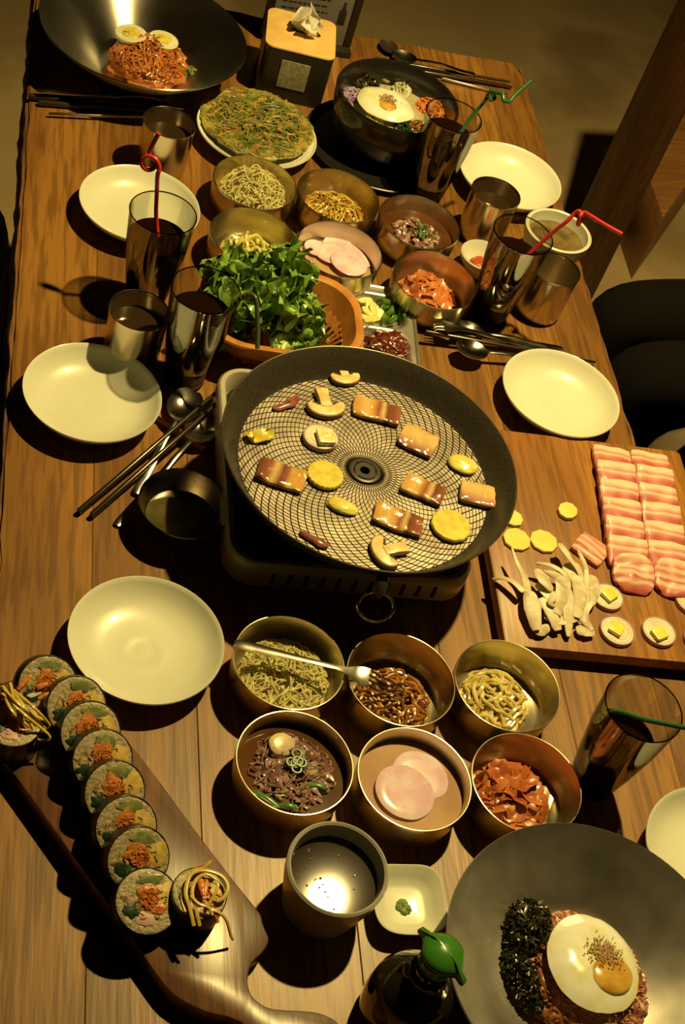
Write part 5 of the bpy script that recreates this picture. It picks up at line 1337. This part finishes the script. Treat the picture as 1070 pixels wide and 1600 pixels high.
# ------------------------------------------------------------ wasabi dish, sauce bottle
wc = at(636, 1410, .012)
def square_dish():
    n = 64; rings = []
    def sq(a, s, z):
        c, q = cos(a), sin(a); k = (abs(c) ** 3.6 + abs(q) ** 3.6) ** (-1 / 3.6); return (s * k * c, s * k * q, z + (.0022 * (k - 1) / .2 if s > .028 else 0))
    prof = [(0, .002), (.018, .002), (.020, 0), (.0215, .002), (.030, .011), (.0345, .0175), (.0350, .0188), (.0342, .0192), (.0325, .018), (.0270, .0115), (.0215, .0060), (.018, .005), (0, .005)]
    v = []; f = []; R = []
    for s, z in prof:
        if s == 0: R.append([len(v)]); v.append((0, 0, z))
        else: R.append(list(range(len(v), len(v) + n))); v += [sq(2 * pi * i / n, s, z) for i in range(n)]
    for a, b in zip(R[:-1], R[1:]):
        for i in range(n):
            j = (i + 1) % n
            if len(a) == 1: f.append((a[0], b[i], b[j]))
            elif len(b) == 1: f.append((a[i], b[0], a[j]))
            else: f.append((a[i], b[i], b[j], a[j]))
    return v, f
tag(obj('square_dish', square_dish(), m_ceramic, loc=(wc.x, wc.y, T), rot=(0, 0, .02)), 'small rounded square white dish beside the tea cup', 'dish')
m_was = mat('wasabi', srgb(130, 145, 60), srgb(105, 125, 45), scale=150, rough=.5, bump=.6, bscale=250)
mm = M(); 
for k, (x, y, r) in enumerate(((0, .003, .0050), (.004, -.002, .0045), (-.003, .0, .0038), (.001, -.004, .0038))): mm.add(blob(r, r, r * .8, k, .3, 2, 3, True), mx=Matrix.Translation((x, y, .0055)))
wp = at(629, 1417, .006); tag(obj('wasabi', mm, m_was, loc=(wp.x, wp.y, T)), 'dab of green wasabi in the square white dish', 'wasabi')
def bottle():
    x, y = .4235, .5085
    t = thing('sauce_bottle', 'dark round sauce bottle with a green pouring cap at the bottom edge', 'bottle', P3(x, y, 0))
    m_bot = mat('dark_bottle_glass', (.022, .018, .010), rough=.05, coat=.8, coat_rough=.04)
    obj('body', lathe([(0, .002), (.028, .002), (.033, 0), (.037, .004), (.0392, .015), (.0395, .035), (.0375, .052), (.031, .066), (.021, .076), (.0150, .083), (.0135, .090), (.0135, .100), (0, .100)], 72), m_bot, t)
    obj('neck_ring', lathe([(.0136, .086), (.0165, .087), (.0168, .091), (.0136, .092)], 48), m_bot, t)
    m_cap = mat('green_cap', (.06, .24, .025), rough=.25, coat=.5)
    a = at(667, 1447, .118); b = at(728, 1522, .118); c = at(695, 1487, .118); d = (b - a); ang = math.atan2(d.y, d.x); L = d.length
    w = .0185; out = []
    for i in range(32):
        q = 2 * pi * i / 32; cx, sy = cos(q), sin(q)
        xx = w * cx * 1.02; yy = w * sy
        out.append((xx, yy))
    tip = []
    outl = []
    for i in range(48):
        q = 2 * pi * i / 48; e = max(0, (abs(cos(q)) - .80) / .20)
        xx_, yy_ = w * cos(q), w * sin(q)
        if e > 0: xx_ = (abs(xx_) + (L / 2 - w + .004) * min(1, e * 1.6)) * (1 if xx_ > 0 else -1); yy_ = (1 if yy_ >= 0 else -1) * max(.0022, abs(yy_) * (1 - .75 * min(1, e * 3))) if 0 < e < .97 else yy_
        outl.append((xx_, yy_))
    lc = Vector((c.x - x, c.y - y, 0))
    v = []; f = []; n = 48
    for s, z in ((.9, .108), (1, .110), (1, .1135), (.96, .1155), (.8, .1185), (.5, .1215), (.2, .1230)):
        for p in outl:
            v.append((p[0] * s, p[1] * s, z - (.006 if abs(p[0]) > w * 1.15 and s > .7 else 0) * 0 - max(0, abs(p[0]) - w) * .25 * (1 if s > .7 else 0)))
    for r in range(6):
        for i in range(n): j = (i + 1) % n; f.append((r * n + i, r * n + j, (r + 1) * n + j, (r + 1) * n + i))
    f.append(tuple(range(n))[::-1]); f.append(tuple(range(6 * n, 7 * n)))
    obj('pour_cap', (v, f), m_cap, t, loc=lc, rot=(0, 0, ang), label='green pouring cap with two pointed tips')
    obj('cap_neck', lathe([(0, .098), (.0150, .098), (.0158, .100), (.0150, .111), (0, .111)], 40), m_cap, t, loc=lc * .5)
bottle()

# ------------------------------------------------------------ tissue box and menu
HB = .085
def tissue_box():
    m_bx = mat('box_black', (.018, .015, .012), rough=.4, coat=.1)
    m_lid = mat('box_lid', srgb(226, 178, 92), srgb(215, 165, 82), scale=30, rough=.5)
    cs = [at(404, 68, HB), at(520, 96, HB), at(529, 41, HB), at(431, 12, HB)]
    c = sum(cs, Vector()) / 4; d = (cs[1] - cs[0]); ang = math.atan2(d.y, d.x)
    w = ((cs[1] - cs[0]).length + (cs[2] - cs[3]).length) / 2; h = ((cs[3] - cs[0]).length + (cs[2] - cs[1]).length) / 2
    c.y += .004
    t = thing('tissue_box', 'black tissue box with a cream lid at the far end of the table', 'tissue box', (c.x, c.y, T), (0, 0, ang))
    obj('case', prism(rrect(w, h, .014, 6), 0, HB - .004, .001), m_bx, t)
    obj('lid', prism(rrect(w + .001, h + .001, .0145, 6), HB - .0038, HB, .0012), m_lid, t, label='cream lid')
    obj('slit', prism(rrect(.045, .010, .0045, 5, .006, .004), HB, HB + .0005, .0002), m_bx, t)
    m_lab = mat('grey_label', srgb(150, 135, 90), srgb(125, 112, 75), scale=160, rough=.5)
    lab = [(.0, -h / 2 - .0008), ]
    obj('label', box(-.022, .020, -h / 2 - .0012, -h / 2 + .001, HB - .062, HB - .018, .0003), m_lab, t, label='plain grey square label')
    m_ts = mat('tissue_paper', (.75, .72, .62), rough=.8, sss=.2)
    # crumpled tissue: folded cone
    tm = M()
    for q, (aa, lean, hh) in enumerate(((.3, .006, .046), (1.5, -.004, .034), (2.5, .010, .030))):
        v = []; f = []; nu, nvv = 16, 16
        for i in range(nu + 1):
            s = i / nu
            for j in range(nvv + 1):
                t_ = j / nvv * 2 - 1
                wd = .006 + .019 * sin(pi * min(1, s * .95) ** .9) * (1 - .25 * s)
                x = t_ * wd + .004 * nz((t_, s, q), 2.2, q); y = .0060 * sin(t_ * 5 + q * 2) * (.4 + s) + lean * s * 1.5 + .003 * nz((t_, s, q), 4, q + 5)
                z = HB - .002 + hh * s * (1 - .28 * abs(t_)) + .003 * nz((t_, s, 3), 3, q)
                v.append((x * cos(aa) - y * sin(aa) + .006, x * sin(aa) + y * cos(aa) + .004, max(z, HB + .0012 if abs(t_) > .3 or s > .1 else z)))
        for i in range(nu):
            for j in range(nvv): a = i * (nvv + 1) + j; f.append((a, a + 1, a + nvv + 2, a + nvv + 1))
        tm.add((v, f))
    v, f = tm.v, tm.f
    ts = obj('tissue', (v, f), m_ts); ts.location = (c.x, c.y, T); ts.rotation_euler = (0, 0, ang)
    tag(ts, 'white crumpled tissue sticking out of the black box', 'tissue')
tissue_box()
def menu_stand():
    br = at(541, 78, .004)
    w, h = .135, .20
    t = thing('menu_stand', 'upright framed drinks menu behind the tissue box', 'menu', (br.x - w / 2, br.y, T), (.0, 0, .06))
    m_fr = mat('menu_frame', (.02, .014, .010), rough=.4)
    m_pp = mat('menu_paper', srgb(120, 108, 88), srgb(112, 100, 80), scale=12, rough=.35, coat=.3)
    m_ink = mat('menu_ink', (.02, .018, .015), rough=.6)
    obj('base', box(-w / 2, w / 2 + .004, -.022, .022, 0, .010, .001), m_fr, t)
    obj('frame', box(w / 2 - .007, w / 2 + .004, -.006, .006, .010, h, .001), m_fr, t)
    obj('frame', box(-w / 2 - .004, -w / 2 + .007, -.006, .006, .010, h, .001), m_fr, t)
    obj('frame', box(-w / 2, w / 2, -.006, .006, h - .006, h + .004, .001), m_fr, t)
    obj('sheet', box(-w / 2 + .006, w / 2 - .006, -.0035, .0025, .008, h - .004, .0005), m_pp, t)
    mm = M(); rnd = random.Random(2)
    for k in range(12):
        z = .060 + k * .0105; x = -.050
        while x < .020:
            q = rnd.uniform(.003, .009); mm.add(box(x, min(x + q, .022), -.0039, -.0034, z, z + .0022, .0001)); x += q + .0022
    stuff(obj('print_lines', mm, m_ink, t))
    obj('bottle_drawing', M().add(prism([(.040, 0), (.052, 0), (.052, .022), (.0485, .028), (.0480, .038), (.0440, .038), (.0435, .028), (.040, .022)], 0, .0005, .0001), mx=Matrix.Translation((0, -.0035, .045)) @ Matrix.Rotation(pi / 2, 4, 'X')), m_ink, t)
menu_stand()

# ------------------------------------------------------------ neighbouring table trestle on the right
def trestle():
    t = thing('wooden_trestle', 'dark wooden post and low pale foot beam on the floor right of the table', 'furniture', (1.272, 2.45, 0), (0, 0, .2))
    obj('post', prism(rrect(.078, .078, .004, 3), .0, .98, .002), m_darkwood, t)
    f = [at(1012, 271, -.56), at(1036, 340, -.56), at(1150, 180, -.56), at(1095, 130, -.56)]
    f = [(p.x, p.y) for p in f]
    iv = (Matrix.Translation((1.272, 2.45, 0)) @ Matrix.Rotation(.2, 4, 'Z')).inverted()
    f = [((iv @ Vector((p[0], p[1], 0))).x, (iv @ Vector((p[0], p[1], 0))).y) for p in f]
    obj('foot_beam', prism(f, .0, T - .56, .002), m_blockwood, t, label='pale wooden foot beam')
trestle()

# ------------------------------------------------------------ seated people beside the table
def skin_mesh(name, verts, edges, radii, mat_, parent, root=0, sub=2):
    me = bpy.data.meshes.new(name); me.from_pydata([tuple(v) for v in verts], edges, []); o = bpy.data.objects.new(name, me); C.objects.link(o)
    o.modifiers.new('skin', 'SKIN'); 
    for i, r in enumerate(radii):
        r = r if isinstance(r, tuple) else (r, r); me.skin_vertices[0].data[i].radius = r
    me.skin_vertices[0].data[root].use_root = True
    s = o.modifiers.new('sub', 'SUBSURF'); s.levels = sub; s.render_levels = sub
    dg = bpy.context.evaluated_depsgraph_get(); ev = o.evaluated_get(dg); m2 = bpy.data.meshes.new_from_object(ev)
    o.modifiers.clear(); o.data = m2; m2.materials.clear(); m2.materials.append(mat_); o.parent = parent
    for p_ in m2.polygons: p_.use_smooth = True
    return o
m_skin = mat('skin', srgb(190, 140, 100), rough=.5, sss=.1)
m_hair = mat('black_hair', (.012, .009, .007), rough=.45)
def person(x, y, face, knee_y, shirt, trousers, label, lean=(0, 0), hip_z=.52, knee_x=None, knee_z=.50):
    """face=-1 looks towards -x, +1 towards +x; origin on the floor under the hips"""
    t = thing('person', label, 'person', (x, y, 0))
    f = face; kx = f * (knee_x if knee_x else .44)
    v = [(0, 0, hip_z), (f * .02 + lean[0] * .3, lean[1] * .3, hip_z + .16), (f * .05 + lean[0] * .7, lean[1] * .7, hip_z + .36), (f * .06 + lean[0] * .85, lean[1] * .85, hip_z + .46), (f * .07 + lean[0] * .95, lean[1] * .95, hip_z + .55)]
    e = [(0, 1), (1, 2), (2, 3), (3, 4)]; r = [(.13, .12), (.13, .10), (.15, .11), (.07, .07), (.045, .045)]
    for s in (-1, 1):
        n = len(v); c = v[2]
        v += [(c[0] + lean[0] * .1, c[1] + s * .17, c[2] + .05), (c[0] + f * .06, c[1] + s * .21, c[2] - .20), (c[0] + f * .14, c[1] + s * .17, hip_z + .16)]
        e += [(2, n), (n, n + 1), (n + 1, n + 2)]; r += [.055, .045, .038]
    body = skin_mesh('shirt', v, e, r, shirt, t)
    v = [(0, 0, hip_z)]; e = []; r = [(.14, .12)]
    for s in (-1, 1):
        n = len(v); ky = knee_y + s * .070
        v += [(f * .06, s * .09, hip_z - .01), (kx * .5, (s * .09 + ky) / 2, hip_z + .0), (kx, ky, knee_z), (kx + f * -.02, ky, .27), (kx - f * .03, ky, .09)]
        e += [(0, n), (n, n + 1), (n + 1, n + 2), (n + 2, n + 3), (n + 3, n + 4)]; r += [.085, .078, .060, .052, .042]
        obj('shoe', blob(.13, .045, .045, 3, .05, 1, 3, True), m_blackstick, t, loc=(kx + f * .03, ky, .02))
    skin_mesh('trousers', v, e, r, trousers, t)
    hx, hy, hz = .085 * f + lean[0], lean[1], hip_z + .67
    head = obj('head', blob(.078, .072, .105, 2, .02, 1, 4), m_skin, t, loc=(hx, hy, hz))
    obj('nose', blob(.012, .009, .018, 1, .0, 1, 3), m_skin, head, loc=(f * .072, 0, -.012)); obj('mouth', blob(.006, .022, .005, 1, .0, 1, 2), mat('lip', srgb(160, 90, 75), rough=.5), head, loc=(f * .070, 0, -.050))
    for s in (-1, 1):
        obj('eye', blob(.008, .011, .008, 1, 0, 1, 2), m_blackstick, head, loc=(f * .068, s * .028, .010)); obj('ear', blob(.014, .008, .024, 1, 0, 1, 2), m_skin, head, loc=(0, s * .072, 0))
    obj('hair', blob(.088, .084, .098, 5, .06, 1.4, 4), m_hair, t, loc=(hx - f * .016, hy, hz + .026))
    for s in (-1, 1):      # forearms and hands resting on the lap
        hxp, hyp, hzp = kx * .20, s * .10 + knee_y * .4, hip_z + .105
        ex, ey, ez = f * .19 + lean[0] * .7, lean[1] * .7 + s * .17, hip_z + .16
        vv = [(ex, ey, ez), ((ex + hxp) / 2, (ey + hyp) / 2, (ez + hzp) / 2), (hxp, hyp, hzp), (hxp + f * .05, hyp, hzp - .005)]
        ee = [(0, 1), (1, 2), (2, 3)]; rr = [.036, .030, (.024, .022), (.034, .016)]
        for k in range(4):
            n = len(vv); yy = hyp - .027 + .018 * k; l = (.034, .040, .037, .028)[k]
            vv += [(hxp + f * .085, yy, hzp - .003), (hxp + f * (.085 + l * .6), yy, hzp - .010), (hxp + f * (.085 + l), yy, hzp - .022)]
            ee += [(3, n), (n, n + 1), (n + 1, n + 2)]; rr += [.0085, .008, .007]
        n = len(vv); vv += [(hxp + f * .04, hyp - s * .042, hzp - .005), (hxp + f * .07, hyp - s * .052, hzp - .012)]; ee += [(2, n), (n, n + 1)]; rr += [.010, .008]
        skin_mesh('forearm', vv, ee, rr, m_skin, t, 0)
    return t
m_dshirt = mat('black_shirt', (.010, .009, .008), rough=.9, spec=.1); m_khaki = mat('khaki_trousers', (.16, .115, .065), (.13, .09, .05), scale=30, rough=.9, bump=.3); m_jean = mat('dark_jeans', (.035, .04, .045), rough=.9)
person(1.42, 1.295, -1, .10, m_dshirt, m_khaki, 'person seated nearest on the right bench in khaki trousers, mostly outside the frame', lean=(-.34, -.10), knee_x=.38, knee_z=.52)
person(-.42, 1.72, 1, .0, m_dshirt, m_jean, 'seated person at the left in dark jeans, only a knee in view', lean=(.06, 0), knee_x=.43, knee_z=.52)
m_vinyl = mat('black_vinyl', (.006, .005, .005), rough=.8, spec=.2)
def bench(x0, x1, y0, y1, label):
    cx, cy = (x0 + x1) / 2, (y0 + y1) / 2; w, h = x1 - x0, y1 - y0
    t = thing('bench', label, 'bench', (cx, cy, 0))
    obj('cushion', prism(rrect(w, h, .04, 5), .345, .398, .012), m_vinyl, t)
    obj('seat_frame', prism(rrect(w - .04, h - .04, .02, 3), .285, .345, .002), m_darkwood, t)
    for sx in (-1, 1):
        for sy in (-1, 1): obj('leg', prism(rrect(.045, .045, .003, 2, sx * (w / 2 - .06), sy * (h / 2 - .06)), 0, .285, .001), m_darkwood, t)
person(1.44, 1.715, -1, .0, m_dshirt, mat('black_trousers', (.006, .005, .004), rough=.95, spec=.1), 'second seated person at the right in black trousers, hidden but for dark thighs', lean=(-.05, 0), knee_x=.42, knee_z=.52)
bench(1.05, 1.66, .85, 1.86, 'black cushioned bench along the right side of the dining table')
bench(-.72, -.14, 1.0, 2.24, 'black cushioned bench along the left side of the dining table')
